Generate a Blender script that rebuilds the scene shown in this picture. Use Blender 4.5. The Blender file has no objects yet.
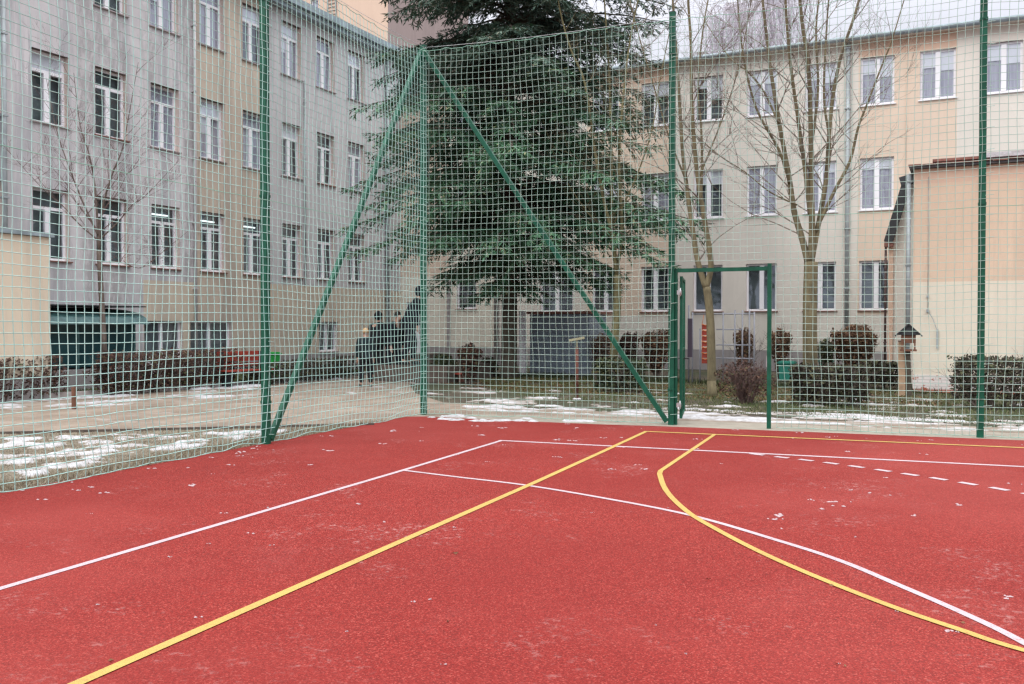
import bpy, math, random
from mathutils import Vector, Matrix, noise
random.seed(7)
R_ = math.radians
scene = bpy.context.scene
col = scene.collection
# ------------------------------------------------------------------ camera
F = 936.0; PIT = R_(-1.04); YAW = R_(22.28)
CAM = Vector((7.806, -14.836, 1.6))
cd = bpy.data.cameras.new('camera'); cam = bpy.data.objects.new('camera', cd); col.objects.link(cam)
cam.location = CAM; cam.rotation_euler = (R_(90)+PIT, 0, YAW)
cd.sensor_width = 36; cd.lens = F/1024*36; cd.clip_end = 1000; cd.clip_start = .05
scene.camera = cam
def ray(u, v):
    x = (u-512)/F; y = -(v-342)/F
    cp, sp = math.cos(PIT), math.sin(PIT)
    a = (x, cp-sp*y, sp+cp*y); c, s = math.cos(YAW), math.sin(YAW)
    return Vector((c*a[0]-s*a[1], s*a[0]+c*a[1], a[2]))
def G(u, v, z=0.0):                       # a point of the ground
    d = ray(u, v); t = (z-CAM.z)/d.z; return Vector((CAM.x+d.x*t, CAM.y+d.y*t, z))
def at(u, v, depth):                      # a point at a given distance in front of the camera
    return CAM+ray(u, v)*depth
def size(depth): return depth/F
# building axes (turned 3.62 degrees against the court)
DB = R_(3.62)
LAT = Vector((math.cos(DB), -math.sin(DB), 0)); DEP = Vector((math.sin(DB), math.cos(DB), 0))
FOOT = Vector((CAM.x, CAM.y, 0))
# ------------------------------------------------------------------ materials
def lin(r, g, b, k=1.0):
    f = lambda c: (c/255/12.92 if c/255 <= .04045 else ((c/255+.055)/1.055)**2.4)*k
    return (f(r), f(g), f(b), 1)
class NT:
    def __init__(s, name):
        s.m = bpy.data.materials.new(name); s.m.use_nodes = True; s.t = s.m.node_tree
        s.b = s.t.nodes['Principled BSDF']; s.b.inputs['Roughness'].default_value = .8
    def n(s, typ, **kw):
        n = s.t.nodes.new(typ)
        for k, v in kw.items(): setattr(n, k, v)
        return n
    def l(s, a, b): s.t.links.new(a, b)
    def coord(s, scale=(1, 1, 1), kind='Object'):
        tc = s.n('ShaderNodeTexCoord'); mp = s.n('ShaderNodeMapping'); s.l(tc.outputs[kind], mp.inputs[0])
        mp.inputs['Scale'].default_value = scale; return mp.outputs[0]
    def noise(s, scale, detail=4, rough=.55, vec=None, stretch=(1, 1, 1), kind='Object'):
        n = s.n('ShaderNodeTexNoise'); n.inputs['Scale'].default_value = scale
        n.inputs['Detail'].default_value = detail; n.inputs['Roughness'].default_value = rough
        s.l(vec if vec else s.coord(stretch, kind), n.inputs['Vector']); return n.outputs['Fac']
    def ramp(s, fac, stops):
        r = s.n('ShaderNodeValToRGB'); e = r.color_ramp.elements
        while len(e) < len(stops): e.new(.5)
        for i, (p, c) in enumerate(stops):
            e[i].position = p; e[i].color = c if len(c) == 4 else (*c, 1)
        s.l(fac, r.inputs[0]); return r.outputs[0]
    def mix(s, fac, a, b, blend='MIX'):
        m = s.n('ShaderNodeMix', data_type='RGBA', blend_type=blend)
        for sock, val in ((m.inputs[0], fac), (m.inputs[6], a), (m.inputs[7], b)):
            if hasattr(val, 'links'): s.l(val, sock)
            else: sock.default_value = val
        return m.outputs[2]
    def color(s, c):
        if hasattr(c, 'links'): s.l(c, s.b.inputs['Base Color'])
        else: s.b.inputs['Base Color'].default_value = c
        return s
    def bump(s, h, strength=.3, dist=.01):
        b = s.n('ShaderNodeBump'); b.inputs['Strength'].default_value = strength; b.inputs['Distance'].default_value = dist
        s.l(h, b.inputs['Height']); s.l(b.outputs[0], s.b.inputs['Normal']); return s
    def rough(s, v): s.b.inputs['Roughness'].default_value = v; return s
BW = lambda a: (a, a, a, 1)
def plain(name, c, rough=.7, var=.12, scale=6, metal=0, bumpv=0):
    t = NT(name); a = tuple(x*(1-var) for x in c[:3])+(1,); b = tuple(min(1, x*(1+var)) for x in c[:3])+(1,)
    f = t.noise(scale, 5); t.color(t.ramp(f, [(.3, a), (.7, b)])); t.rough(rough); t.b.inputs['Metallic'].default_value = metal
    if bumpv: t.bump(t.noise(scale*12, 3), bumpv, .004)
    return t.m
def plaster(name, c, dirt=.25, dark=(.5, .5, .52), patch=.06, bay=None):
    """painted render: soft blotches, rain streaks running down, dirt gathering low"""
    t = NT(name)
    base = t.ramp(t.noise(.35, 4, .6), [(.3, tuple(x*(1-patch*1.6) for x in c[:3])), (.7, tuple(min(1, x*(1+patch)) for x in c[:3]))])
    streak = t.noise(1.0, 6, .7, stretch=(1.5, 1.5, .13))
    f1 = t.ramp(streak, [(.505, BW(0)), (.59, BW(dirt))])
    d = tuple(x*y for x, y in zip(c[:3], dark))+(1,)
    vo = t.n('ShaderNodeTexVoronoi'); vo.inputs['Scale'].default_value = .55; t.l(t.coord((1, 1, .6)), vo.inputs['Vector'])
    hs = t.n('ShaderNodeSeparateColor'); t.l(vo.outputs['Color'], hs.inputs[0])
    base = t.mix(1.0, base, t.ramp(hs.outputs[0], [(0, BW(1-dirt*.24)), (1, BW(1))]), 'MULTIPLY')
    c1 = t.mix(f1, base, d)
    if bay:                                              # run-off stains under the sills
        sx = t.n('ShaderNodeSeparateXYZ'); t.l(t.coord(), sx.inputs[0])
        m1 = t.n('ShaderNodeMath', operation='SUBTRACT'); t.l(sx.outputs['X'], m1.inputs[0]); m1.inputs[1].default_value = bay[1]
        m2 = t.n('ShaderNodeMath', operation='DIVIDE'); t.l(m1.outputs[0], m2.inputs[0]); m2.inputs[1].default_value = bay[0]
        m3 = t.n('ShaderNodeMath', operation='FRACT'); t.l(m2.outputs[0], m3.inputs[0])
        msk = t.ramp(m3.outputs[0], [(0, BW(.9)), (.03, BW(1)), (.06, BW(.25)), (.46, BW(.2)), (.55, BW(1)), (.62, BW(.7)), (.72, BW(0)), (.9, BW(0))])
        st2 = t.ramp(t.noise(1.0, 6, .75, stretch=(3.2, 3.2, .35)), [(.485, BW(0)), (.54, BW(bay[2]))])
        c1 = t.mix(t.mix(1.0, msk, st2, 'MULTIPLY'), c1, d)
    f2 = t.ramp(t.noise(3.2, 6, .7), [(.5, BW(0)), (.85, BW(dirt*.8))])
    c2 = t.mix(f2, c1, d)
    if dirt > .7:
        f3 = t.ramp(t.noise(1.0, 5, .6, stretch=(.85, .85, .06)), [(.49, BW(0)), (.545, BW(.85))]); f4 = t.ramp(t.noise(2.2, 7, .75, stretch=(1.6, 1.6, .6)), [(.44, BW(.2)), (.55, BW(1))])
        c2 = t.mix(t.mix(1.0, f3, f4, 'MULTIPLY'), c2, tuple(x*.40 for x in c[:3])+(1,))
    fine = t.noise(45, 4, .6)
    c3 = t.mix(.25, c2, t.ramp(fine, [(.3, tuple(x*.85 for x in c[:3])), (.7, tuple(min(1, x*1.1) for x in c[:3]))]))
    t.color(c3).rough(.9).bump(fine, .25, .01)
    return t.m
def leafy(name, stops, rough=.75):
    t = NT(name); g = t.n('ShaderNodeNewGeometry')
    c = t.ramp(g.outputs['Random Per Island'], stops)
    f = t.noise(.9, 3, kind='Generated')
    n2 = t.noise(1.3, 3)
    t.color(t.mix(t.ramp(n2, [(.35, BW(0)), (.7, BW(.45))]), c, stops[0][1])).rough(rough)
    t.b.inputs['Specular IOR Level'].default_value = .25
    return t.m
M = {}
# court rubber
t = NT('red_rubber')
gr = t.noise(150, 3, .7); gr2 = t.n('ShaderNodeTexVoronoi'); gr2.inputs['Scale'].default_value = 125
t.l(t.coord(), gr2.inputs['Vector'])
big = t.noise(.5, 5, .6); mid = t.noise(4, 5, .65)
c = t.ramp(big, [(.32, (.20, .018, .016)), (.68, (.275, .028, .023))])
c = t.mix(t.ramp(mid, [(.35, BW(0)), (.75, BW(.5))]), c, (.235, .036, .027, 1))
sp = t.n('ShaderNodeTexWhiteNoise'); t.l(gr2.outputs['Position'], sp.inputs['Vector'])
c = t.mix(.6, c, t.ramp(sp.outputs['Value'], [(0, (.045, .009, .008)), (.3, (.16, .015, .012)), (.85, (.35, .036, .028)), (1, (.58, .14, .11))]))
c = t.mix(t.ramp(t.noise(1.1, 7, .75), [(.56, BW(0)), (.8, BW(.3))]), c, (.36, .12, .11, 1))
sc1 = t.ramp(t.noise(.75, 6, .8), [(.55, BW(0)), (.62, BW(1))]); sc2 = t.ramp(t.noise(17, 6, .8), [(.52, BW(0)), (.60, BW(.55))])
c = t.mix(t.mix(1.0, sc1, sc2, 'MULTIPLY'), c, (.50, .30, .28, 1))
c = t.mix(t.ramp(t.noise(.22, 4, .6), [(.42, BW(0)), (.62, BW(.5))]), c, (.20, .020, .017, 1))
c = t.mix(t.ramp(t.noise(.16, 4, .6, stretch=(1, 1.3, 1)), [(.5, BW(0)), (.66, BW(.3))]), c, (.36, .07, .06, 1))
t.color(c).rough(.72).bump(gr2.outputs['Distance'], .7, .005)
t.b.inputs['Specular IOR Level'].default_value = .12
M['court'] = t.m
def paint(name, c):
    t = NT(name); w = t.n('ShaderNodeTexVoronoi'); w.inputs['Scale'].default_value = 170; t.l(t.coord(), w.inputs['Vector'])
    f = t.ramp(t.noise(45, 7, .8), [(.36, BW(.85)), (.46, BW(0))]); f = t.mix(1.0, f, t.ramp(t.noise(1.3, 5, .7), [(.3, BW(.35)), (.6, BW(1))]), 'MULTIPLY')
    c1 = t.ramp(t.noise(2.5, 5), [(.3, tuple(x*.85 for x in c[:3])), (.7, c[:3])])
    t.color(t.mix(f, c1, (.34, .06, .045, 1))).rough(.7).bump(w.outputs['Distance'], .7, .005); return t.m
M['white_line'] = paint('white_line_paint', (.56, .44, .47, 1)); M['yellow_line'] = paint('yellow_line_paint', (.55, .37, .09, 1))
# ground
t = NT('winter_ground')
a = t.ramp(t.noise(2.2, 8, .7), [(.25, (.04, .03, .022)), (.5, (.09, .07, .048)), (.75, (.16, .13, .09))])
g = t.ramp(t.noise(3.5, 8, .7), [(.3, (.025, .036, .014)), (.7, (.08, .095, .042))])
c = t.mix(t.ramp(t.noise(.35, 4, .6), [(.42, BW(0)), (.6, BW(.85))]), a, g)
c = t.mix(t.ramp(t.noise(9, 6, .75), [(.6, BW(0)), (.68, BW(.8))]), c, (.3, .25, .19, 1))
t.color(c).rough(.95).bump(t.noise(30, 6, .7), .9, .05); M['ground'] = t.m
t = NT('wet_sand_path')
c = t.ramp(t.noise(1.4, 7, .7, stretch=(1, .45, 1)), [(.25, (.12, .085, .06)), (.5, (.24, .185, .14)), (.75, (.38, .315, .25))])
c = t.mix(t.ramp(t.noise(2.3, 6, .7, stretch=(.5, 1, 1)), [(.54, BW(0)), (.66, BW(.6))]), c, (.40, .37, .34, 1))
t.color(c).rough(.8).bump(t.noise(25, 6, .7), .5, .02); M['path'] = t.m
t = NT('dry_grass_soil')
c = t.ramp(t.noise(4, 8, .75), [(.25, (.10, .08, .055)), (.5, (.27, .225, .165)), (.72, (.42, .365, .28))])
t.color(c).rough(.95).bump(t.noise(22, 7, .75), 1, .06); M['drygrass'] = t.m
t = NT('concrete_paving'); ck = t.n('ShaderNodeTexBrick'); 
c = t.ramp(t.noise(3, 7, .7), [(.25, (.22, .195, .155)), (.75, (.37, .33, .27))])
t.color(c).rough(.9).bump(t.noise(40, 5, .7), .5, .01); M['paving'] = t.m
M['kerb'] = plain('kerb_concrete', (.42, .37, .35, 1), .9, .25, 5, bumpv=.4)
M['kerb_dark'] = plain('wet_dark_kerb', (.11, .085, .07, 1), .9, .3, 5)
t = NT('old_snow'); c = t.ramp(t.noise(5, 7, .75), [(.33, (.32, .295, .28)), (.58, (.58, .58, .61))])
zs = t.n('ShaderNodeSeparateXYZ'); t.l(t.coord(), zs.inputs[0]); ad = t.n('ShaderNodeMath', operation='MULTIPLY_ADD'); t.l(t.noise(14, 5, .8), ad.inputs[0]); ad.inputs[1].default_value = .035; t.l(zs.outputs['Z'], ad.inputs[2])
c = t.mix(t.ramp(ad.outputs[0], [(.014, BW(1)), (.030, BW(0))]), c, (.31, .27, .23, 1))
t.color(c).rough(.6).bump(t.noise(30, 5, .7), .6, .02); M['snow'] = t.m
M['fleck'] = plain('melting_snow_fleck', (.42, .30, .31, 1), .6, .25, 40)
# facades
M['grey_plaster'] = plaster('grey_plaster', (.68, .65, .655, 1), .8, (.52, .55, .58), .14, (1.918, .30, 1.0))
M['light_grey_plaster'] = plaster('light_grey_plaster', (.62, .60, .605, 1), .55, (.55, .57, .58), .08, (1.918, .30, .8))
M['beige_plaster'] = plaster('beige_plaster', (.62, .52, .42, 1), .6, (.52, .54, .58), .08, (1.918, .30, .9))
M['tan_plaster'] = plaster('tan_plaster', (.68, .58, .46, 1), .5, (.6, .62, .66), .08, (1.918, .30, .7))
M['cream_bright'] = plaster('pale_cream_plaster', (.86, .80, .68, 1), .25)
M['tan_peach'] = plaster('tan_peach_plaster', (.74, .565, .42, 1), .3)
M['tan_cream'] = plaster('tan_cream_plaster', (.70, .605, .47, 1), .25)
M['cream'] = plaster('cream_plaster', (.76, .71, .635, 1), .3, (.78, .78, .78))
M['yellow_cream'] = plaster('yellow_cream_plaster', (.77, .70, .57, 1), .3, (.75, .7, .72))
M['peach'] = plaster('peach_plaster', (.76, .615, .49, 1), .25, (.86, .78, .74))
M['orange'] = plaster('orange_band_plaster', (.72, .51, .385, 1), .25, (.85, .8, .8))
M['plinth'] = plaster('grey_plinth_render', (.38, .35, .345, 1), .5, (.6, .6, .6))
M['orange_wall'] = plaster('orange_wall', (.72, .53, .41, 1), .2, (.85, .8, .8)); M['shaded_orange_wall'] = plaster('shaded_orange_wall', (.40, .31, .29, 1), .2)  # second one: the block's side in shadow, shade painted into its colour
M['soffit'] = plaster('shaded_soffit', (.13, .10, .09, 1), .3)  # shade under the window heads, put into a dark colour
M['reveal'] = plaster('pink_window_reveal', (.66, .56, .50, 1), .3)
t = NT('whitewashed_brick'); br = t.n('ShaderNodeTexBrick'); t.l(t.coord((1, 1, 1)), br.inputs['Vector'])
vv = t.n('ShaderNodeSeparateXYZ'); cb = t.n('ShaderNodeCombineXYZ'); tc = t.n('ShaderNodeTexCoord'); t.l(tc.outputs['Object'], vv.inputs[0])
t.l(vv.outputs['X'], cb.inputs['X']); t.l(vv.outputs['Z'], cb.inputs['Y']); t.l(cb.outputs[0], br.inputs['Vector'])
br.inputs['Scale'].default_value = 1; br.inputs['Brick Width'].default_value = .26; br.inputs['Row Height'].default_value = .075; br.inputs['Mortar Size'].default_value = .012
br.inputs['Color1'].default_value = (.78, .72, .68, 1); br.inputs['Color2'].default_value = (.70, .64, .60, 1); br.inputs['Mortar'].default_value = (.6, .55, .52, 1)
f = t.ramp(t.noise(3.0, 5, .7, stretch=(1, 1, 2.5)), [(.57, BW(0)), (.60, BW(1))])
zz = t.ramp(vv.outputs['Z'], [(.0, BW(1)), (.05, BW(1)), (.1, BW(0))]); f = t.mix(1.0, f, zz, 'ADD')
t.color(t.mix(f, br.outputs['Color'], (.40, .12, .07, 1))).rough(.9).bump(br.outputs['Fac'], -.4, .01); M['wbrick'] = t.m
M['white_frame'] = plain('white_window_plastic', (.88, .88, .91, 1), .4, .03)
M['sill'] = plain('window_sill_metal', (.33, .28, .28, 1), .6, .2)
M['sill_red'] = plain('red_brown_sill', (.20, .09, .07, 1), .6, .2)
M['blind'] = plain('pale_blind', (.80, .80, .84, 1), .8, .02)
t = NT('net_curtain'); w = t.noise(9, 3, .5, stretch=(3, 3, .15)); t.color(t.ramp(w, [(.3, (.34, .33, .40)), (.7, (.52, .51, .58))])); M['curtain'] = t.m
M['room'] = plain('dark_room', (.17, .20, .21, 1), .9, .4, 1.5)
t = NT('window_glass'); t.t.nodes.remove(t.b)
tr = t.n('ShaderNodeBsdfTransparent'); tr.inputs[0].default_value = (.93, .96, .97, 1); gl = t.n('ShaderNodeBsdfGlossy'); gl.inputs['Roughness'].default_value = .03
gl.inputs['Color'].default_value = (.80, .84, .95, 1)
fr = t.n('ShaderNodeLayerWeight'); fr.inputs[0].default_value = .5; fp = t.n('ShaderNodeMapRange'); fp.inputs[3].default_value = .13; fp.inputs[4].default_value = .75; pw = t.n('ShaderNodeMath', operation='POWER'); pw.inputs[1].default_value = 2.5; t.l(fr.outputs['Facing'], pw.inputs[0]); t.l(pw.outputs[0], fp.inputs[0]); bp = t.n('ShaderNodeBump'); bp.inputs['Strength'].default_value = .15; bp.inputs['Distance'].default_value = .02
t.l(t.noise(1.6, 2), bp.inputs['Height']); t.l(bp.outputs[0], gl.inputs['Normal'])
mx = t.n('ShaderNodeMixShader'); t.l(fp.outputs[0], mx.inputs[0]); t.l(tr.outputs[0], mx.inputs[1]); t.l(gl.outputs[0], mx.inputs[2])
t.l(mx.outputs[0], t.t.nodes['Material Output'].inputs[0]); M['glass'] = t.m
t = NT('porch_glass'); t.color(t.ramp(t.noise(1.2, 4), [(.3, (.012, .04, .045)), (.7, (.04, .10, .11))])).rough(.12); M['porch_glass'] = t.m
M['teal'] = plain('teal_painted_metal', (.055, .13, .13, 1), .5, .3)
t = NT('lamp_tube'); t.b.inputs['Emission Color'].default_value = (.9, 1, 1, 1); t.b.inputs['Emission Strength'].default_value = 1.6; M['lamp'] = t.m
M['gutter'] = plain('zinc_gutter', (.27, .33, .36, 1), .5, .25, 3, .2)
M['pipe'] = plain('zinc_downpipe', (.36, .40, .41, 1), .5, .2, 3, .2)
M['roof'] = plain('roofing_felt', (.12, .12, .13, 1), .9, .3, 2)
M['roof_red'] = plain('red_brown_tile_edge', (.24, .11, .085, 1), .8, .4, 8)
M['dark_metal'] = plain('dark_sheet_metal', (.03, .032, .035, 1), .6, .3)
M['darkred_pipe'] = plain('dark_brown_pipe', (.08, .045, .04, 1), .6, .2)
def gpaint():
    t = NT('green_powder_coat'); c = t.ramp(t.noise(7, 5, .6), [(.3, (.003, .06, .034)), (.7, (.007, .105, .06))])
    c = t.mix(t.ramp(t.noise(40, 4, .8), [(.66, BW(0)), (.72, BW(.5))]), c, (.16, .26, .2, 1)); t.color(c).rough(.5); t.b.inputs['Specular IOR Level'].default_value = .3; return t.m
M['green'] = gpaint()
M['galv'] = plain('galvanised_fitting', (.45, .46, .47, 1), .4, .15, 8, .6)
M['black'] = plain('black_plastic', (.012, .012, .013, 1), .5)
t = NT('green_net_cord'); t.color(t.ramp(t.noise(1.5, 4, .6), [(.3, (.34, .60, .55)), (.7, (.50, .74, .68))])).rough(.6); M['net'] = t.m
t = NT('dull_green_net_cord'); t.color(t.ramp(t.noise(1.5, 4, .6), [(.3, (.32, .50, .43)), (.7, (.50, .66, .58))])).rough(.6); M['net_dull'] = t.m
t = NT('green_net_rope'); t.color(t.ramp(t.noise(3, 4, .6), [(.3, (.16, .38, .28)), (.7, (.34, .55, .44))])).rough(.7); M['rope'] = t.m
def bark(name, a, b, s=9):
    t = NT(name); n = t.noise(s, 7, .7, stretch=(1, 1, .35)); t.color(t.ramp(n, [(.3, a), (.7, b)])).rough(.92).bump(n, .7, .03); return t.m
M['bark_mossy'] = bark('mossy_grey_bark', (.085, .068, .04), (.225, .19, .105))
M['bark_yellow'] = bark('yellow_green_bark', (.12, .105, .05), (.26, .235, .12))
M['bark_brown'] = bark('brown_bark', (.075, .055, .045), (.19, .15, .125))
M['bark_spruce'] = bark('spruce_bark', (.035, .03, .022), (.11, .09, .065))
M['twig'] = bark('grey_brown_twig', (.13, .105, .085), (.28, .235, .19))
M['twig_red'] = bark('reddish_twig', (.10, .06, .055), (.21, .135, .12))
M['birch_twig'] = bark('distant_birch_twig', (.58, .53, .59), (.74, .70, .77))  # twig colour blended pale to carry the distance haze
M['needles'] = leafy('spruce_needles', [(0, (.04, .11, .06, 1)), (.5, (.085, .20, .11, 1)), (.85, (.14, .28, .16, 1)), (1, (.27, .27, .14, 1))])
M['needles_dull'] = leafy('dull_spruce_needles', [(0, (.06, .11, .085, 1)), (.5, (.12, .19, .15, 1)), (.85, (.19, .25, .20, 1)), (1, (.22, .18, .13, 1))])
M['hedge_red'] = leafy('red_brown_hedge', [(0, (.035, .016, .013, 1)), (.5, (.075, .036, .028, 1)), (.85, (.13, .07, .045, 1)), (1, (.09, .10, .04, 1))])
M['hedge_dark'] = leafy('dark_winter_hedge', [(0, (.02, .016, .012, 1)), (.5, (.05, .035, .026, 1)), (.8, (.055, .07, .03, 1)), (1, (.13, .12, .06, 1))])
M['bush_brown'] = leafy('brown_bush', [(0, (.06, .03, .02, 1)), (.5, (.15, .08, .05, 1)), (.85, (.26, .15, .085, 1)), (1, (.12, .12, .05, 1))])
M['bush_green'] = leafy('green_bush', [(0, (.018, .028, .014, 1)), (.5, (.04, .055, .025, 1)), (.9, (.09, .10, .04, 1)), (1, (.14, .10, .05, 1))])
M['grass'] = leafy('short_lawn_grass', [(0, (.05, .07, .02, 1)), (.6, (.10, .14, .045, 1)), (1, (.30, .26, .15, 1))])
M['straw'] = leafy('dead_grass_blades', [(0, (.13, .10, .065, 1)), (.5, (.31, .26, .18, 1)), (1, (.48, .42, .31, 1))])
M['litter'] = leafy('dead_leaves', [(0, (.07, .03, .015, 1)), (.5, (.17, .075, .035, 1)), (1, (.28, .16, .08, 1))])
t = NT('blue_grey_cladding'); wv = t.n('ShaderNodeTexWave'); wv.inputs['Scale'].default_value = 3; t.l(t.coord(), wv.inputs['Vector'])
t.color(t.ramp(t.noise(3, 5), [(.3, (.19, .235, .28)), (.7, (.27, .32, .37))])).rough(.6); M['cladding'] = t.m
M['wood'] = plain('light_wood', (.50, .34, .22, 1), .8, .2, 7); M['wood_dark'] = plain('brown_wood', (.17, .075, .045, 1), .8, .3, 7)
M['red_paint'] = plain('faded_red_paint', (.30, .04, .022, 1), .7, .25); M['rust'] = plain('rusty_red_stake', (.13, .045, .03, 1), .8, .3)
M['bin_green'] = plain('bright_green_plastic', (.03, .42, .08, 1), .45, .1); M['bin_teal'] = plain('teal_green_plastic', (.02, .20, .15, 1), .5, .1)
M['white'] = plain('white_paint', (.75, .74, .76, 1), .6, .08); M['door_white'] = plain('bright_white_door', (.92, .93, .96, 1), .6, .02); M['steel'] = plain('grey_painted_steel', (.25, .26, .29, 1), .5, .15)
M['pale'] = plain('pale_yellow_board', (.32, .30, .19, 1), .7, .1); M['orange_rope'] = plain('orange_rope', (.75, .22, .06, 1), .8, .1)
M['navy'] = plain('navy_cloth', (.006, .007, .014, 1), .9, .3); M['black_cloth'] = plain('black_cloth', (.005, .005, .008, 1), .9, .3)
M['teal_cloth'] = plain('dark_teal_cloth', (.006, .016, .02, 1), .9, .3); M['jeans'] = plain('dark_trousers', (.008, .009, .016, 1), .9, .2)
M['skin'] = plain('skin', (.50, .30, .22, 1), .6, .05); M['hair'] = plain('dark_hair', (.02, .014, .01, 1), .7, .2)
M['tan_wool'] = plain('tan_wool', (.50, .33, .17, 1), .9, .1); M['panel'] = plain('dark_violet_panel', (.05, .035, .055, 1), .7, .1)
# ------------------------------------------------------------------ mesh helpers
class MB:
    def __init__(s): s.v = []; s.f = []; s.m = []; s.sm = []
    def face(s, idx, m=0, smooth=False): s.f.append(idx); s.m.append(m); s.sm.append(smooth)
    def poly(s, pts, m=0):
        k = len(s.v); s.v += [tuple(p) for p in pts]; s.face(list(range(k, k+len(pts))), m); return s
    def box(s, x0, x1, y0, y1, z0, z1, m=0, mat=None):
        k = len(s.v); P = [(x, y, z) for z in (z0, z1) for x, y in ((x0, y0), (x1, y0), (x1, y1), (x0, y1))]
        if mat: P = [tuple(mat @ Vector(p)) for p in P]
        s.v += P
        for q in ((3, 2, 1, 0), (4, 5, 6, 7), (0, 1, 5, 4), (1, 2, 6, 5), (2, 3, 7, 6), (3, 0, 4, 7)): s.face([k+i for i in q], m)
        return s
    def bar(s, a, b, w, h=None, m=0, ref=None):           # square bar from a to b
        h = h or w; a = Vector(a); b = Vector(b); d = (b-a); L = d.length; d.normalize()
        r = ref or (Vector((0, 0, 1)) if abs(d.z) < .95 else Vector((0, 1, 0)))
        x = d.cross(r).normalized(); y = x.cross(d).normalized()
        mat = Matrix((x, y, d)).transposed().to_4x4(); mat.translation = a
        return s.box(-w/2, w/2, -h/2, h/2, 0, L, m, mat)
    def tube(s, pts, rad, n=6, m=0, cap=True, smooth=True):
        pts = [Vector(p) for p in pts]
        if not hasattr(rad, '__len__'): rad = [rad]*len(pts)
        k0 = len(s.v); x = None
        for i, p in enumerate(pts):
            d = (pts[min(i+1, len(pts)-1)]-pts[max(i-1, 0)])
            if d.length < 1e-9: d = Vector((0, 0, 1))
            d.normalize()
            if x is None: x = d.orthogonal().normalized()
            else:
                x = x-d*x.dot(d)
                x = x.normalized() if x.length > 1e-6 else d.orthogonal().normalized()
            y = d.cross(x)
            for j in range(n):
                a = 2*math.pi*j/n; s.v.append(tuple(p+(x*math.cos(a)+y*math.sin(a))*rad[i]))
        for i in range(len(pts)-1):
            for j in range(n):
                a = k0+i*n+j; b = k0+i*n+(j+1) % n; s.face([a, b, b+n, a+n], m, smooth)
        if cap:
            s.face([k0+j for j in range(n-1, -1, -1)], m); e = k0+(len(pts)-1)*n; s.face([e+j for j in range(n)], m)
        return s
    def build(s, name, mats, parent=None, loc=None, rz=None):
        me = bpy.data.meshes.new(name); me.from_pydata(s.v, [], s.f)
        for mm in (mats if isinstance(mats, (list, tuple)) else [mats]): me.materials.append(mm)
        me.polygons.foreach_set('material_index', s.m); me.polygons.foreach_set('use_smooth', s.sm); me.update()
        o = bpy.data.objects.new(name, me); col.objects.link(o)
        if parent: o.parent = parent
        if loc is not None: o.location = loc
        if rz is not None: o.rotation_euler = (0, 0, rz)
        return o
def tag(o, label=None, cat=None, group=None, kind=None):
    if label: o['label'] = label
    if cat: o['category'] = cat
    if group: o['group'] = group
    if kind: o['kind'] = kind
    return o
def thing(name, label, cat, loc=(0, 0, 0), rz=0, group=None):
    o = bpy.data.objects.new(name, None); col.objects.link(o); o.location = loc; o.rotation_euler = (0, 0, rz)
    o.empty_display_size = .2
    return tag(o, label, cat, group)
def kids(o): return [c for c in bpy.data.objects if c.parent == o]
def copy_tree(o, parent=None, src_children=None):
    c = o.copy(); col.objects.link(c); c.parent = parent
    for ch in kids(o): copy_tree(ch, c)
    return c
# ------------------------------------------------------------------ ground
def sheet(name, pts, z, mat, label=None, sub=0):
    b = MB(); b.poly([(x, y, z) for x, y in pts]); o = b.build(name, mat); return tag(o, label, kind='structure')
sheet('ground', [(-300, -200), (300, -200), (300, 400), (-300, 400)], -.012, M['ground'])
sheet('path', [(-22, -17.6), (.1, -1.87), (.6, .1), (24, .35), (24, 1.25), (5, 1.7), (1.5, 1.9), (-.9, 2.6), (-2.6, 4.6), (-4.4, 7.6), (-5.6, 12), (-7.9, 15.2), (-7.95, 7.1),
               (-8.75, 2.5), (-9.6, -.7), (-11.4, -7), (-22, -20)], -.004, M['path'])
sheet('paved_strip', [(.35, -.6), (24, -.6), (24, .8), (6, .78), (.8, .5)], 0.0, M['paving'])
sheet('verge', [(-.02, -1.80), (-.6, -2.25), (-22, -17.4), (-22, -30), (-.02, -30)], 0.0, M['drygrass'])
sheet('court_surface', [(-.06, -32), (26, -32), (26, -.2), (9.5, -.2), (4.4, -.32), (3.4, -.42), (1.5, -.42), (.2, -.33), (-.06, -.5)], .006, M['court'])
def strip(name, pts, w, z, mat, closed=False):
    b = MB(); pts = [Vector((p[0], p[1], 0)) for p in pts]; L = []; Rr = []
    for i, p in enumerate(pts):
        d0 = (p-pts[i-1]).normalized() if i else None; d1 = (pts[i+1]-p).normalized() if i < len(pts)-1 else None
        d = ((d0 or d1)+(d1 or d0)).normalized(); n = Vector((-d.y, d.x, 0)); k = 1/max(.5, n.dot(Vector((-(d1 or d0).y, (d1 or d0).x, 0))))
        L.append(p+n*w/2*k); Rr.append(p-n*w/2*k)
    for q in L: b.v.append((q.x, q.y, z))
    for q in Rr: b.v.append((q.x, q.y, z))
    n = len(pts)
    for i in range(n-1): b.face([n+i, n+i+1, i+1, i])
    return tag(b.build(name, mat), kind='structure')
def spline(P, k=8):
    out = []
    for i in range(len(P)-1):
        p0 = P[max(i-1, 0)]; p1 = P[i]; p2 = P[i+1]; p3 = P[min(i+2, len(P)-1)]
        for j in range(k):
            t = j/k
            out.append(tuple(.5*((2*p1[a])+(-p0[a]+p2[a])*t+(2*p0[a]-5*p1[a]+4*p2[a]-p3[a])*t*t+(-p0[a]+3*p1[a]-3*p2[a]+p3[a])*t**3) for a in range(len(p1))))
    out.append(P[-1]); return out
W_ = .055
strip('court_line', [(2.80, -30), (2.81, -10.8), (2.815, -8.5), (2.82, -5.8), (2.79, -3.0)], .06, .0092, M['white_line'])
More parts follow.
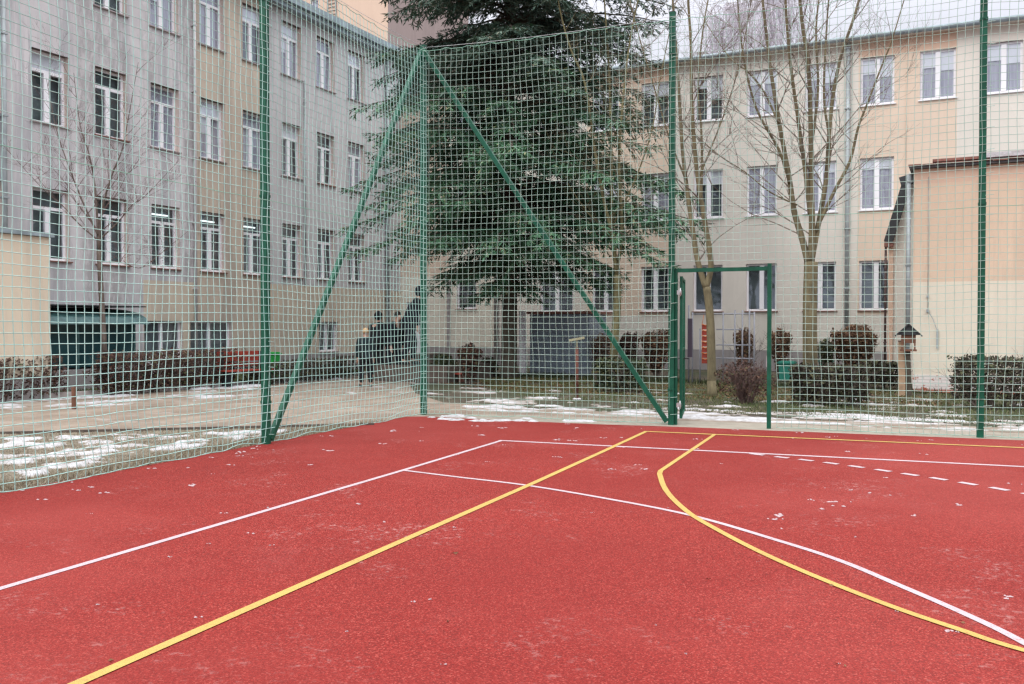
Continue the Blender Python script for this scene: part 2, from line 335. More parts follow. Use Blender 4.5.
strip('court_line', [(2.75, -2.98), (26, -2.86)], .085, .0094, M['white_line'])
strip('court_line', [(4.46, -30), (4.455, -11), (4.445, -6.1), (4.41, -3.5), (4.365, -1.12)], .066, .0112, M['yellow_line'])
strip('court_line', [(4.335, -1.16), (26, -1.02)], .085, .0114, M['yellow_line'])
strip('court_line', [(2.82, -5.82)]+spline([(3.627, -6.018), (4.402, -6.197), (5.286, -6.554), (6.220, -7.041), (7.055, -7.756), (7.482, -8.184), (7.840, -8.670), (8.148, -9.107), (8.406, -9.535), (8.744, -10.280), (8.943, -11.124)]), W_, .0096, M['white_line'])
strip('court_line', [(5.385, -1.2), (5.445, -4.80)]+spline([(5.485, -5.014), (5.704, -5.759), (5.932, -6.375), (6.230, -7.021), (6.548, -7.548), (6.856, -8.015), (7.134, -8.392), (7.472, -8.799), (7.820, -9.177), (8.128, -9.455), (8.406, -9.684), (9.191, -10.131), (10.184, -10.528)]), W_, .0118, M['yellow_line'])
DS = [(6.24, -3.06), (6.55, -3.21), (6.84, -3.34), (7.13, -3.49), (7.41, -3.66), (7.69, -3.84), (7.96, -4.03), (8.23, -4.22), (8.49, -4.43), (8.75, -4.65), (9.0, -4.89), (9.24, -5.15), (9.46, -5.42)]
for i in range(len(DS)-1):
    a = Vector(DS[i]); b = Vector(DS[i+1]); d = (b-a); 
    strip('court_dash', [a-d*.28, a+d*.28], .085, .0098, M['white_line'])
# kerbs
def kerb(name, pts, w, z0, z1, label):
    b = MB()
    for p, q in zip(pts[:-1], pts[1:]):
        b.bar((p[0], p[1], (z0+z1)/2), (q[0], q[1], (z0+z1)/2), w, z1-z0)
    return tag(b.build(name, M['kerb_dark'] if z1 < .05 else M['kerb']), label, 'kerb', kind='structure')
kerb('kerb', [(-22, -17.5), (.1, -1.85)], .06, -.1, .035, 'thin flush kerb between the snowy verge and the sandy path')
kerb('kerb', [(-12.6, -11), (-11.4, -7), (-9.63, -.7), (-8.75, 2.5), (-7.95, 7.1), (-7.95, 15)], .12, -.1, .11, 'pale pinkish kerb along the far side of the sandy path')
# snow: thin lumpy sheets with ragged edges
def inside(x, y, P):
    c = False; j = len(P)-1
    for i in range(len(P)):
        if (P[i][1] > y) != (P[j][1] > y) and x < (P[j][0]-P[i][0])*(y-P[i][1])/(P[j][1]-P[i][1])+P[i][0]: c = not c
        j = i
    return c
def snow(label, P, thr, seed, cell=.06, sx=1, sy=1, z0=.0, h=.05, freq=1.0, rot=0):
    b = MB(); xs = [p[0] for p in P]; ys = [p[1] for p in P]; idx = {}; c, s = math.cos(rot), math.sin(rot)
    def val(x, y):
        u, w = c*x+s*y, -s*x+c*y
        return noise.fractal(Vector((u*sx*freq, w*sy*freq, seed)), .75, 2.1, 5)-thr+.18*noise.noise(Vector((x*9, y*9, seed+3)))
    edge = .22
    def pdist(x, y):
        best = 9
        for q in range(len(P)):
            ax, ay = P[q]; bx, by = P[(q+1) % len(P)]; dx, dy = bx-ax, by-ay; tt = max(0, min(1, ((x-ax)*dx+(y-ay)*dy)/(dx*dx+dy*dy)))
            best = min(best, math.hypot(x-ax-dx*tt, y-ay-dy*tt))
        return best
    def vid(i, j):
        if (i, j) not in idx:
            x = min(xs)+i*cell; y = min(ys)+j*cell; v = val(x, y)-max(0, edge-pdist(x, y))*(1.6/edge) if inside(x, y, P) else -1
            x += .5*cell*noise.noise(Vector((x*31, y*31, 5))); y += .5*cell*noise.noise(Vector((x*29, y*29, 9)))
            b.v.append((x, y, z0+max(-.03, min(h, v*h*2.2)))); idx[(i, j)] = (len(b.v)-1, v)
        return idx[(i, j)]
    for i in range(int((max(xs)-min(xs))/cell)):
        for j in range(int((max(ys)-min(ys))/cell)):
            if not inside(min(xs)+(i+.5)*cell, min(ys)+(j+.5)*cell, P): continue
            q = [vid(i, j), vid(i+1, j), vid(i+1, j+1), vid(i, j+1)]
            if max(a[1] for a in q) > 0: b.face([a[0] for a in q], 0, True)
    o = b.build('snow_patch', M['snow']); return tag(o, label, 'snow', kind='stuff')
snow('patchy melting snow on the dead grass left of the court', [(-.35, -9.5), (-.5, -2.6), (-4.5, -5.4), (-9.5, -9), (-9, -13), (-2, -13)], .06, 1.3, .05, 1, 1, .0, .026, 2.2)
snow('long strip of old snow at the far side of the path', [(-9.1, -4), (-7.2, -3.0), (-5.0, 2.6), (-6.6, 5.2), (-8.4, 2.9), (-9.2, -.6)], .26, 4.2, .07, 1.6, .6, 0, .035, 1.4, -.35)
snow('small snow remains along the pale kerb', [(-8.6, 3.4), (-7.5, 3.2), (-6.9, 9), (-7.8, 9)], .12, 8.8, .07, 1.5, .6, 0, .05, 1.2)
snow('snow streaks on the path behind the right net', [(.3, .75), (13, .8), (15, 2.9), (3, 3.2), (-.4, 4.6), (-.8, 3.0)], .16, 2.7, .05, .55, 2.4, 0, .028, 1.5)
snow('thin snow line against the paved strip', [(6.6, .55), (16, .5), (16, 1.0), (6.4, 1.1)], .28, 6.1, .05, .6, 2.0, 0.0, .04, 1.2)
snow('scattered snow remnants on the winter lawn', [(-5, 3.5), (0, 3.4), (9, 2.8), (15, 2.8), (15, 7), (-1, 7.5), (-6, 9)], .58, 11.7, .08, .8, 1.8, -.005, .04, 1.1)
snow('slushy snow at the far corner of the court', [(.15, -1.0), (.1, .25), (3.4, .2), (4.3, .15), (3.2, -.35), (1.9, -.95)], .20, 3.9, .035, 1.0, 1.6, .004, .03, 2.2)
# flecks of snow on the rubber
b = MB()
def fleck(x, y, r):
    n = random.randint(2, 5)
    for _ in range(n):
        cx = x+random.gauss(0, r*1.1); cy = y+random.gauss(0, r*.8); rr = r*random.uniform(.3, .8); k = len(b.v); m = 7
        b.v.append((cx, cy, .013+rr*.15))
        for j in range(m):
            a = 2*math.pi*j/m; q = rr*random.uniform(.4, 1.25); b.v.append((cx+q*math.cos(a)*1.2, cy+q*math.sin(a), .008))
        for j in range(m): b.face([k, k+1+j, k+1+(j+1) % m], 0, False)
for u, v, r in [(190, 486, .05), (192, 485, .03), (40, 500, .05), (75, 490, .04), (90, 487, .04), (225, 513, .02), (98, 605, .014), (200, 617, .018), (248, 533, .045), (168, 557, .015), (357, 504, .025),
                (330, 451, .05), (324, 450, .03), (385, 444, .04), (420, 441, .035), (455, 455, .03), (482, 435, .05), (557, 457, .03), (611, 469, .03), (554, 440, .06), (572, 441, .04), (500, 428, .07), (576, 428, .04),
                (773, 515, .05), (780, 517, .035), (775, 519, .03), (783, 529, .022), (812, 500, .03), (832, 502, .04), (836, 506, .04), (827, 509, .05), (851, 490, .02), (850, 502, .015), (910, 516, .03), (912, 515, .02),
                (958, 505, .035), (885, 478, .03), (870, 493, .03), (891, 495, .02), (952, 632, .022), (960, 633, .014), (1010, 598, .025), (838, 664, .006), (697, 449, .04), (850, 452, .05), (925, 454, .04), (930, 424, .03),
                (455, 528, .02), (385, 522, .015), (415, 602, .012), (430, 600, .012), (347, 632, .008), (1015, 484, .03), (310, 465, .03), (270, 508, .02), (395, 431, .06), (470, 426, .06), (620, 447, .04), (640, 469, .03)]:
    p = G(u, v, .006); fleck(p.x, p.y, r*.8)
for _ in range(25):
    x = random.uniform(0, 12)**1; y = -random.expovariate(.7)-.4; fleck(x, y, random.uniform(.008, .03))
for _ in range(18): fleck(abs(random.gauss(0, .4))+.05, random.uniform(-10, -.6), random.uniform(.01, .035))
for _ in range(25): fleck(random.uniform(.5, 14), random.uniform(-11, -1), random.uniform(.004, .012))
tag(b.build('snow_fleck', M['fleck']), 'tiny flecks of snow scattered over the red court', 'snow', kind='stuff')
b = MB()
for u, v in [(458, 554), (838, 665), (110, 662), (834, 586), (710, 580), (960, 622), (448, 621), (455, 553)]:
    p = G(u, v, .008)
    for _ in range(2):
        a = random.uniform(0, 6.28); x, y = p.x+random.gauss(0, .01), p.y+random.gauss(0, .01); r = .014
        b.poly([(x+r*math.cos(a), y+r*math.sin(a), .012), (x-r*.4*math.sin(a), y+r*.4*math.cos(a), .018), (x-r*math.cos(a), y-r*math.sin(a), .012), (x+r*.4*math.sin(a), y-r*.4*math.cos(a), .010)])
tag(b.build('dead_leaf', M['litter']), 'few tiny dead leaves lying on the red court', 'leaves', kind='stuff')
# grass blades and dead leaves
def blades(name, label, P, n, h, mat, w=.006, cat='grass', lean=.6, filt=None, z=0):
    b = MB(); xs = [p[0] for p in P]; ys = [p[1] for p in P]; k = 0
    while k < n:
        x = random.uniform(min(xs), max(xs)); y = random.uniform(min(ys), max(ys))
        if not inside(x, y, P): k += .2; continue
        if filt and noise.noise(Vector((x*1.4, y*1.4, 2))) < filt+random.gauss(0, .15): k += .3; continue
        a = random.uniform(0, 6.28); hh = h*random.uniform(.4, 1.3); l = hh*lean*random.uniform(0, 1.6); a2 = random.uniform(0, 6.28)
        dx, dy = math.cos(a)*w/2, math.sin(a)*w/2
        b.poly([(x-dx, y-dy, z), (x+dx, y+dy, z), (x+l*math.cos(a2), y+l*math.sin(a2), z+hh)]); k += 1
    return tag(b.build(name, mat), label, cat, kind='stuff')
blades('dead_grass', 'flattened straw coloured grass on the verge left of the court', [(-.08, -9.6), (-.08, -2), (-4.5, -5.2), (-8, -8)], 26000, .035, M['straw'], .007, lean=1.6)
blades('dead_grass', 'straw tufts along the bottom of the left net', [(-.55, -9.8), (-.03, -9.8), (-.03, -1.0), (-.5, -2.2)], 9000, .06, M['straw'], .007, lean=1.0)
blades('lawn_grass', 'short green winter lawn behind the right net', [(-1.0, 5.6), (1.8, 3.2), (5, 2.2), (16, 1.7), (18, 10), (9, 9.4), (0, 13), (-4.8, 12.4)], 60000, .055, M['grass'], .012, filt=-.25, lean=.9)
blades('lawn_grass', 'green lawn between the pale kerb and the grey building', [(-9.0, 2), (-8.1, 7.1), (-8.1, 14), (-12, 14), (-12.5, 0), (-11.8, -6), (-10, -1)], 26000, .07, M['grass'], .014, filt=-.2)
blades('leaf_litter', 'brown fallen leaves under the trees and bushes', [(-4.5, 8.6), (-1, 6.4), (3, 5.6), (7, 5.2), (9, 5.6), (8.2, 9), (2, 11), (-4, 12)], 16000, .018, M['litter'], .05, 'leaves', filt=-.1, lean=2)
blades('weed_clump', 'low dark weeds along the feet of the walls', [(-4.2, 12.0), (9, 8.8), (8, 9.6), (-3, 13.4)], 6000, .14, M['bush_green'], .03, 'weeds', filt=-.1)
# ------------------------------------------------------------------ facades
def facade(name, xs, zs, holes, zone, mats, parent, reveal, rmat):
    """flat wall y=0 facing -y, with real openings; xs, zs = extents + extra cuts; holes (x0,x1,z0,z1)"""
    X = sorted(set([round(x, 4) for x in xs]+[round(h[i], 4) for h in holes for i in (0, 1)]))
    Z = sorted(set([round(z, 4) for z in zs]+[round(h[i], 4) for h in holes for i in (2, 3)]))
    b = MB(); vid = {}
    def V(i, j):
        if (i, j) not in vid: b.v.append((X[i], 0, Z[j])); vid[(i, j)] = len(b.v)-1
        return vid[(i, j)]
    for i in range(len(X)-1):
        for j in range(len(Z)-1):
            cx, cz = (X[i]+X[i+1])/2, (Z[j]+Z[j+1])/2
            if any(h[0] < cx < h[1] and h[2] < cz < h[3] for h in holes): continue
            b.face([V(i, j), V(i+1, j), V(i+1, j+1), V(i, j+1)], zone(cx, cz))
    for x0, x1, z0, z1 in holes:
        k = len(mats)
        b.poly([(x0, 0, z0), (x0, 0, z1), (x0, reveal, z1), (x0, reveal, z0)], k); b.poly([(x1, 0, z0), (x1, reveal, z0), (x1, reveal, z1), (x1, 0, z1)], k)
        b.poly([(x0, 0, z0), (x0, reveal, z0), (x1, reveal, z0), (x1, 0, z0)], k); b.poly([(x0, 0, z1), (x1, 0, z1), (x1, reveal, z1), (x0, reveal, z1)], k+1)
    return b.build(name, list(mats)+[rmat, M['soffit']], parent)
def window(w, h, transom=0, depth=.15, mull=.11, fr=.065, sill=M['sill'], blind=(), curtain=0, leaves=2):
    """window mesh (frame) with pane, sill and blind children; origin = lower left corner of the opening on the wall face"""
    b = MB(); y0, y1 = depth, depth+.06
    b.box(0, fr, y0, y1, 0, h); b.box(w-fr, w, y0, y1, 0, h); b.box(fr, w-fr, y0, y1, 0, fr); b.box(fr, w-fr, y0, y1, h-fr, h)
    zt = h-fr
    if transom: zt = h*(1-transom); b.box(fr, w-fr, y0-.012, y1, zt-.04, zt+.04); zt -= .04
    if leaves == 2: b.box(w/2-mull/2, w/2+mull/2, y0-.02, y1, fr, zt)
    o = b.build('window', M['white_frame'])
    p = MB(); p.poly([(fr*.9, y0+.03, fr*.9), (w-fr*.9, y0+.03, fr*.9), (w-fr*.9, y0+.03, h-fr*.9), (fr*.9, y0+.03, h-fr*.9)]); p.build('pane', M['glass'], o)
    s = MB(); s.box(-.05, w+.05, -.06, depth, -.035, -.004); s.build('sill', sill, o)
    yb = y0+.042
    for k, fb in enumerate(blind):
        if fb: 
            x0, x1 = (fr, w/2) if k == 0 else (w/2, w-fr)
            MB().poly([(x0, yb, h*(1-fb)), (x1, yb, h*(1-fb)), (x1, yb, h), (x0, yb, h)]).build('blind', M['blind'], o)
    if curtain:
        c = MB(); n = 24; k0 = 0
        for i in range(n+1):
            x = w*i/n; y = yb+.032+.010*math.sin(i*2.2); c.v += [(x, y, .02), (x, y, h)]
        for i in range(n): c.face([2*i, 2*i+2, 2*i+3, 2*i+1], 0, True)
        c.build('curtain', M['curtain'], o)
    return o
used = {}
def put_window(key, parent, x, z, **kw):
    if key not in used: o = window(**kw); used[key] = o; o.parent = parent
    else: o = copy_tree(used[key], parent)
    o.location = (x, 0, z); return o
def pipe(parent, x, z0, z1, r=.055, y=-.09, mat=None, name='downpipe'):
    b = MB(); b.tube([(x, y, z0), (x, y, z1)], r, 10)
    for k in range(int((z1-z0)/2)+1): b.box(x-r*1.3, x+r*1.3, y-r*1.2, 0.0, z0+.5+2*k, z0+.54+2*k)
    return b.build(name, mat or M['pipe'], parent)
# --- grey building on the left (local x runs away from the camera, y goes into the house)
S0 = 8.0
LB = thing('school_building', 'long dirty grey and beige school building with three rows of white windows, left', 'building', FOOT-LAT*21.3+DEP*S0, R_(90)-DB)
cols = [10.35, 12.26, 14.17, 16.08, 18.0, 19.92, 21.85, 23.76, 25.68, 27.62, 29.55]
holes = []
for c_ in cols:
    for z in (3.27, 6.78, 10.27): holes.append((c_-S0, c_+1.08-S0, z, z+1.85))
cell = [(19.62, 21.1), (21.4, 23.2), (27.7, 28.85)]
for a, c_ in cell: holes.append((a-S0, c_-S0, .62, 1.72))
def zoneL(x, z):
    s = x+S0
    if z < .55: return 3
    if 21.6 < s < 24.9: return 2 if z > .55 else 3
    if s > 24.9: return 1 if z > 3.0 else 4
    if s < 14.0 or s <= 19.6: return 0
    return 0 if z > 2.9 else 4
facade('wall', [0, 33.2-S0, 6, 19.6-S0, 21.6-S0, 24.9-S0], [0, .55, 2.9, 3.0, 12.45], holes, zoneL,
       [M['grey_plaster'], M['light_grey_plaster'], M['beige_plaster'], M['plinth'], M['tan_plaster']], LB, .26, M['reveal'])
for i, c_ in enumerate(cols):
    for j, z in enumerate((3.27, 6.78, 10.27)):
        st = {0: 'dark', 1: ('half', 'curt', 'curt', 'dark', 'curtl')[(i*3+1) % 5], 2: ('curt', 'half', 'curtl')[i % 3]}[j]
        put_window('L'+st, LB, c_-S0, z, w=1.08, h=1.85, transom=.27, depth=.17, mull=.15, fr=.07, sill=M['sill'] if j else M['sill_red'],
                   blind={'half': (.30, .30), 'curtl': (.55, .28)}.get(st, ()), curtain='curt' in st)
for k, (a, c_) in enumerate(cell): put_window('cell%d' % k, LB, a-S0, .62, w=c_-a, h=1.1, depth=.13, fr=.06, mull=.09, sill=M['sill'])
MB().box(0, 33.1-S0, .42, .46, .3, 12.3).build('interior_wall', M['room'], LB)
b = MB()
for c_ in (19.92, 21.85, 23.76): b.box(c_+.35-S0, c_+.95-S0, .34, .38, 4.86, 4.9)
b.build('ceiling_lamp', M['lamp'], LB)
b = MB(); b.box(-.2, 33.15-S0, -.35, 0, 12.46, 12.62); b.box(-.2, 33.15-S0, -.5, -.02, 12.62, 12.86); b.build('cornice', M['gutter'], LB)
b = MB(); b.box(-.2, 45-S0, -.3, 12, 12.87, 12.95); b.build('roof', M['roof'], LB)
MB().box(0, .05, .01, 12, 0, 12.44).build('end_wall', M['grey_plaster'], LB)
pipe(LB, 15.25-S0, .2, 12.4, .06, mat=M['pipe']); pipe(LB, 26.9-S0, 3, 10.3, .03, y=-.04, mat=M['pipe']); pipe(LB, 32.1-S0, .2, 12.4, .075)
pipe(LB, 21.55-S0, .2, 12.4, .045, mat=M['light_grey_plaster'])
# --- cream and peach building at the back
RB = thing('school_building', 'cream and peach school building with a low roof behind the spruce and bare trees', 'building', FOOT+DEP*33.2, -DB)
rc = [-18.62, -16.1, -14.92, -12.75, -10.82, -8.86, -6.98, -5.02, -3.24, -1.42, .46, 2.35, 4.25, 6.15, 8.05]
holes = []
rw = {-18.62: .9, -14.92: 1.4}
for c_ in rc:
    w = rw.get(c_, 1.05)
    if c_ == -16.1: continue
    if -2 < c_ < 5:
        holes.append((c_, c_+w, 8.88, 10.46)); continue
    if c_ == -18.62: holes.append((c_, c_+w, 2.25, 3.5)); holes.append((c_, c_+w, 5.42, 7.1)); holes.append((c_, c_+w, 8.88, 10.45)); continue
    holes.append((c_, c_+w, 2.09, 3.74)); holes.append((c_, c_+w, 5.42, 7.14)); holes.append((c_, c_+w, 8.88, 10.46))
holes.append((-21.0, -20.1, .45, 2.55))
def zoneR(x, z):
    if z < .72: return 3
    if x < -19.0: return 1 if z > 3.6 else 4
    if x < -16.78: return 4
    pe = (-13.0 < x < -9.66) or (-3.3 < x < -.33)
    if z > 10.5: return 2 if pe else 0
    if pe and z > 1.95: return 1
    return 0
facade('wall', [-21.3, 10, -19, -16.78, -13, -9.66, -3.3, -.33], [0, .72, 1.95, 3.6, 10.5, 11.0], holes, zoneR, [M['cream'], M['peach'], M['orange'], M['plinth'], M['cream_bright']], RB, .13, M['reveal'])
for i, c_ in enumerate(rc):
    if c_ == -16.1: continue
    w = rw.get(c_, 1.05)
    for j, (z0, z1) in enumerate(((2.09, 3.74), (5.42, 7.14), (8.88, 10.46))):
        if -2 < c_ < 5 and j < 2: continue
        if c_ == -18.62 and j == 0: z0, z1 = 2.25, 3.5
        if c_ > -5.2 and j == 2: st = 'curtblind'
        elif c_ in (-6.98,) and j: st = 'curtblind2' if j == 2 else 'curt'
        elif j == 0: st = 'dark'
        elif c_ == -3.24: st = 'curthalf'
        else: st = ('half', 'half2', 'curthalf')[(i+j) % 3]
        bl = {'curtblind': (.34, .42), 'curtblind2': (.3, .3), 'half': (.3, .3), 'half2': (.25, .5), 'curthalf': (.22, .22)}.get(st, ())
        put_window('R%s%d%.2f' % (st, j, w) + ('z' if c_ == -18.62 and j == 0 else ''), RB, c_, z0, w=w, h=z1-z0, depth=.09, mull=.15, fr=.07, sill=M['sill_red'] if j == 0 else M['white_frame'], blind=bl, curtain='curt' in st, leaves=1 if c_ == -18.62 else 2)
MB().box(-21.2, 9.9, .42, .46, .3, 10.9).build('interior_wall', M['room'], RB)
b = MB(); b.box(-21.0, -20.1, .04, .1, .45, 2.55); d = b.build('door', M['door_white'], RB); MB().box(-20.25, -20.2, -.03, .03, 1.35, 1.5).build('handle', M['galv'], d)
b = MB(); b.box(-21.2, 10.2, -.32, 0, 11.0, 11.07); b.build('eave', M['cream'], RB)
b = MB(); b.tube([(-21.2, -.36, 11.06), (10.3, -.36, 11.06)], .085, 10); b.build('gutter', M['gutter'], RB)
b = MB(); b.poly([(-21.2, -.36, 11.12), (10.3, -.36, 11.12), (10.3, 6, 12.1), (-21.2, 6, 12.1)]); b.poly([(-21.2, 6, 12.1), (10.3, 6, 12.1), (10.3, 12, 11.1), (-21.2, 12, 11.1)]); b.build('roof', M['roof'], RB)
MB().box(9.95, 10, .01, 12, 0, 11).build('end_wall', M['cream'], RB)
pipe(RB, -3.62, .3, 11.0, .07); pipe(RB, -16.78, .2, 11.0, .09, mat=M['plinth']); pipe(RB, -20.05, .3, 3.6, .05, mat=M['gutter'])
pipe(RB, -8.0, 10.0, 11.0, .03, mat=M['plinth']); pipe(RB, -1.83, 5.2, 11.0, .012, y=-.02, mat=M['peach'], name='cable')
b = MB(); b.box(-19.02, -18.9, -.1, 0, .7, 3.4); b.build('corner_strip', M['plinth'], RB)
# vent caps on roof
b = MB()
for x in (-9.3, -5.6): b.box(x, x+.35, 2.0, 2.35, 11.3, 11.95)
b.build('chimney', M['plinth'], RB)
# doorstep
b = MB(); b.box(-21.25, -18.9, -4.6, -.02, 0, .45); b.box(-21.25, -18.9, -4.95, -4.61, 0, .3); b.box(-21.25, -18.9, -5.3, -4.96, 0, .15)
b.build('doorstep', M['kerb_dark'], RB)
# --- tall orange block behind the corner
TB = thing('apartment_block', 'tall orange apartment block rising behind the grey building roof', 'building', FOOT+DEP*47-LAT*31.0, -DB)
TH = [(-5.65, -5.1, 20.2, 21.7), (-5.65, -5.1, 16.8, 18.3), (-5.65, -5.1, 23.6, 25.1), (-11.5, -10.5, 20.2, 21.7)]
facade('wall', [-14, 0, -6.4, -8.2], [0, 26], TH, lambda x, z: 1 if -8.2 < x < -6.4 else (2 if x < -8.2 else 0), [M['orange_wall'], M['plinth'], M['beige_plaster']], TB, .15, M['reveal'])
for k, h in enumerate(TH): put_window('TB%d' % k, TB, h[0], h[2], w=h[1]-h[0], h=1.5, depth=.1, curtain=1, leaves=1)
MB().box(-13.9, -.3, .75, .8, 10, 25).build('interior_wall', M['room'], TB)
MB().box(-.02, 0, 0.01, 10, 0, 26).build('side_wall', M['shaded_orange_wall'], TB)
b = MB(); b.box(-14.2, .25, -.3, 10.2, 26.01, 26.3); b.build('roof', M['roof'], TB)
b = MB()
for k in range(60):
    z = 12+k*.22; b.box(-4.35, -3.75, -.06, -.02, z, z+.03)
b.box(-4.4, -4.35, -.06, -.01, 11, 26); b.box(-3.75, -3.7, -.06, -.01, 11, 26); b.build('wall_ladder', M['sill'], TB)
# --- peach annex on the right
AN = thing('annex_building', 'low windowless annex, peach above and cream below, with a whitewashed brick base', 'building', FOOT+DEP*24.3, -DB)
facade('wall', [-1.15, 14], [.42, 2.62, 4.95, 5.3], [], lambda x, z: 0 if z < 2.62 else (1 if z < 4.95 else 2), [M['yellow_cream'], M['tan_peach'], M['orange']], AN, .1, M['reveal'])
MB().box(-1.15, 14, -.012, 6, 0, .42).build('brick_base', M['wbrick'], AN)
MB().box(-1.152, -1.148, .002, 8, .43, 5.3).build('side_wall', M['cream'], AN)
b = MB(); b.box(-1.25, 14.1, -.14, 8, 5.31, 5.37); b.build('roof', M['roof'], AN)
b = MB(); x = -1.27
while x < 14:
    w = .30; dz = random.uniform(-.015, .02); b.box(x, x+w*.96, -.2, .15, 5.375+dz, 5.405+dz); x += w
b.build('tile_edge', M['roof_red'], AN)
b = MB(); b.box(-.75, .45, -.1, .25, 5.44, 5.5); b.box(.35, 1.3, -.12, .3, 5.45, 5.56, 1); b.box(1.5, 3.1, -.1, .3, 5.44, 5.5); b.build('loose_tile', [M['roof_red'], M['snow']], AN)
pipe(AN, -1.27, .5, 5.2, .05, y=.06)
b = MB(); b.tube([(-.84, -.02, 5.1), (-.835, -.02, 3.6), (-.83, -.02, 1.95)], .007, 5); b.tube([(-.83, -.02, 1.95), (-.72, -.05, 1.75), (-.62, -.03, 1.45), (-.62, -.03, 1.1)], .008, 5)
b.box(-.86, -.80, -.05, -.01, 1.9, 1.97); b.box(-.86, -.81, -.05, -.01, 2.25, 2.3); b.box(-.64, -.6, -.05, -.01, 1.05, 1.5); b.build('cable', M['pipe'], AN)
# lean-to between the annex and the back building
LT = thing('lean_to', 'narrow lean-to with a steep dark sloping edge squeezed beside the annex', 'building', FOOT+DEP*27.5, -DB)
b = MB(); P = [(-1.82, 0), (-1.2, 0), (-1.2, 5.9), (-1.42, 5.75), (-1.82, 4.15)]
n = len(P)
b.poly([(x, 0, z) for x, z in P]); b.poly([(x, 4.5, z) for x, z in reversed(P)])
for i in range(n):
    a, c_ = P[i], P[(i+1) % n]; b.poly([(a[0], 0, a[1]), (a[0], 4.5, a[1]), (c_[0], 4.5, c_[1]), (c_[0], 0, c_[1])])
b.build('wall', M['cream'], LT)
b = MB(); b.box(-1.94, -1.81, -.06, .2, 0.6, 3.8); b.build('corner_pier', M['orange'], LT)
b = MB(); b.bar((-1.93, -.12, 3.85), (-1.47, -.12, 5.45), .22, .24, ref=Vector((0, 1, 0))); b.build('roof', M['dark_metal'], LT)
b = MB(); b.bar((-1.64, -.14, 5.45), (-1.25, -.14, 5.55), .24, .24, ref=Vector((0, 1, 0))); b.build('roof_cap', M['dark_metal'], LT)
MB().box(-2.03, -1.8, -.2, .1, 3.72, 3.92).build('gutter_end', M['roof_red'], LT)
pipe(LT, -2.0, .6, 3.8, .03, y=-.05, mat=M['darkred_pipe'])
# --- cream annex at the far left
CA = thing('annex_building', 'low cream annex with a flat top at the left edge of the photo', 'building', FOOT-LAT*18.0+DEP*8, R_(90)-DB)
facade('wall', [0, 5.98], [0, .5, 3.5], [], lambda x, z: 1 if z < .5 else 0, [M['tan_cream'], M['plinth']], CA, .1, M['reveal'])
MB().box(5.97, 5.99, .003, 3.29, 0, 3.5).build('end_wall', M['yellow_cream'], CA)
MB().box(-.05, 6.05, -.08, 3.29, 3.51, 3.6).build('roof', M['gutter'], CA)
# --- glazed porch
PO = thing('glazed_porch', 'dark glazed porch with a curved teal canopy against the grey building', 'porch', FOOT-LAT*19.8+DEP*15.2, R_(90)-DB)
b = MB(); b.box(.1, 2.75, .05, .08, .55, 1.62); b.box(2.72, 2.75, .08, 1.49, .55, 1.62); b.build('glass_wall', M['porch_glass'], PO)
for x in (.1, .95, 1.75, 2.7): MB().box(x, x+.05, 0, .05, .5, 1.66).build('post', M['teal'], PO)
b = MB()
prof = [(-.25, 1.62), (-.1, 1.80), (.2, 1.93), (.6, 2.0), (1.48, 2.06)]
for (y0, z0), (y1, z1) in zip(prof[:-1], prof[1:]): b.poly([(0, y0, z0), (3.0, y0, z0), (3.0, y1, z1), (0, y1, z1)], 0)
b.poly([(3.0, y, z) for y, z in prof]+[(3.0, 1.48, 1.62)]); b.poly([(0, y, z) for y, z in reversed(prof)]+[(0, 1.48, 1.62)])
b.build('canopy', M['teal'], PO)
MB().box(-.02, 3.02, -.1, 1.49, 2.07, 2.1).build('canopy_trim', M['dark_metal'], PO)
b = MB(); b.box(-.1, 3.1, -.25, 1.49, 0, .5); b.build('base_wall', M['plinth'], PO)
MB().box(1.3, 2.9, -.32, -.26, .2, .34).build('rail', M['teal'], PO)
b = MB(); b.bar((3.2, -.25, .02), (3.2, .2, .62), .08, .3); b.build('ramp_cheek', M['white'], PO)
# low grey retaining wall by the path, in front of the left building
RW = MB(); RW.box(0, 7.4, 0, .2, 0, .42); o = RW.build('retaining_wall', M['plinth'], loc=FOOT-LAT*19.6+DEP*23.6, rz=R_(90)-DB); tag(o, 'low grey concrete wall in front of the grey building cellar', 'wall')
# ------------------------------------------------------------------ fence, nets, gate
HT = 6.55; PW = .09
def post_mb(h=HT):
    b = MB(); b.box(-PW/2, PW/2, -PW/2, PW/2, 0, h); b.box(-PW/2-.004, PW/2+.004, -PW/2-.004, PW/2+.004, h, h+.02); return b
def fence_post(x, y, label, brace=None):
    t = thing('fence_post', label, 'fence post', (x, y, 0), group='tall green fence posts round the court')
    post_mb().build('post', M['green'], t); b = MB()
    for z in (.55, 3.3, 5.9): b.box(-.052, .052, -.052, .052, z, z+.035); b.tube([(0, -.05, z+.017), (0, -.075, z+.017)], .01, 6)
    b.build('clamp_band', M['green'], t); MB().box(-.05, .05, -.05, .05, HT+.021, HT+.03).build('cap', M['black'], t)
    return t
fence_post(0, -9.0, 'green post left of the frame carrying the left net')
fence_post(.01, -4.5, 'tall green post in the left net where the brace meets the ground')
cp = fence_post(0, .05, 'green corner post where both diagonal braces meet at the top')
MB().bar((-.03, -.05, 6.42), (.03, -4.49, .06), .07).build('brace', M['green'], cp)
MB().bar((.05, -.03, 6.42), (4.42, -.07, .05), .07).build('brace', M['green'], cp)
b = MB(); b.box(-.07, .07, -.07, .07, 6.36, 6.48); b.build('brace_bracket', M['green'], cp)
fence_post(4.49, 0, 'tall green post at the hinge side of the open gate')
fence_post(8.93, .0, 'tall green post in front of the peach annex')
fence_post(13.4, .05, 'green post right of the frame carrying the right net')
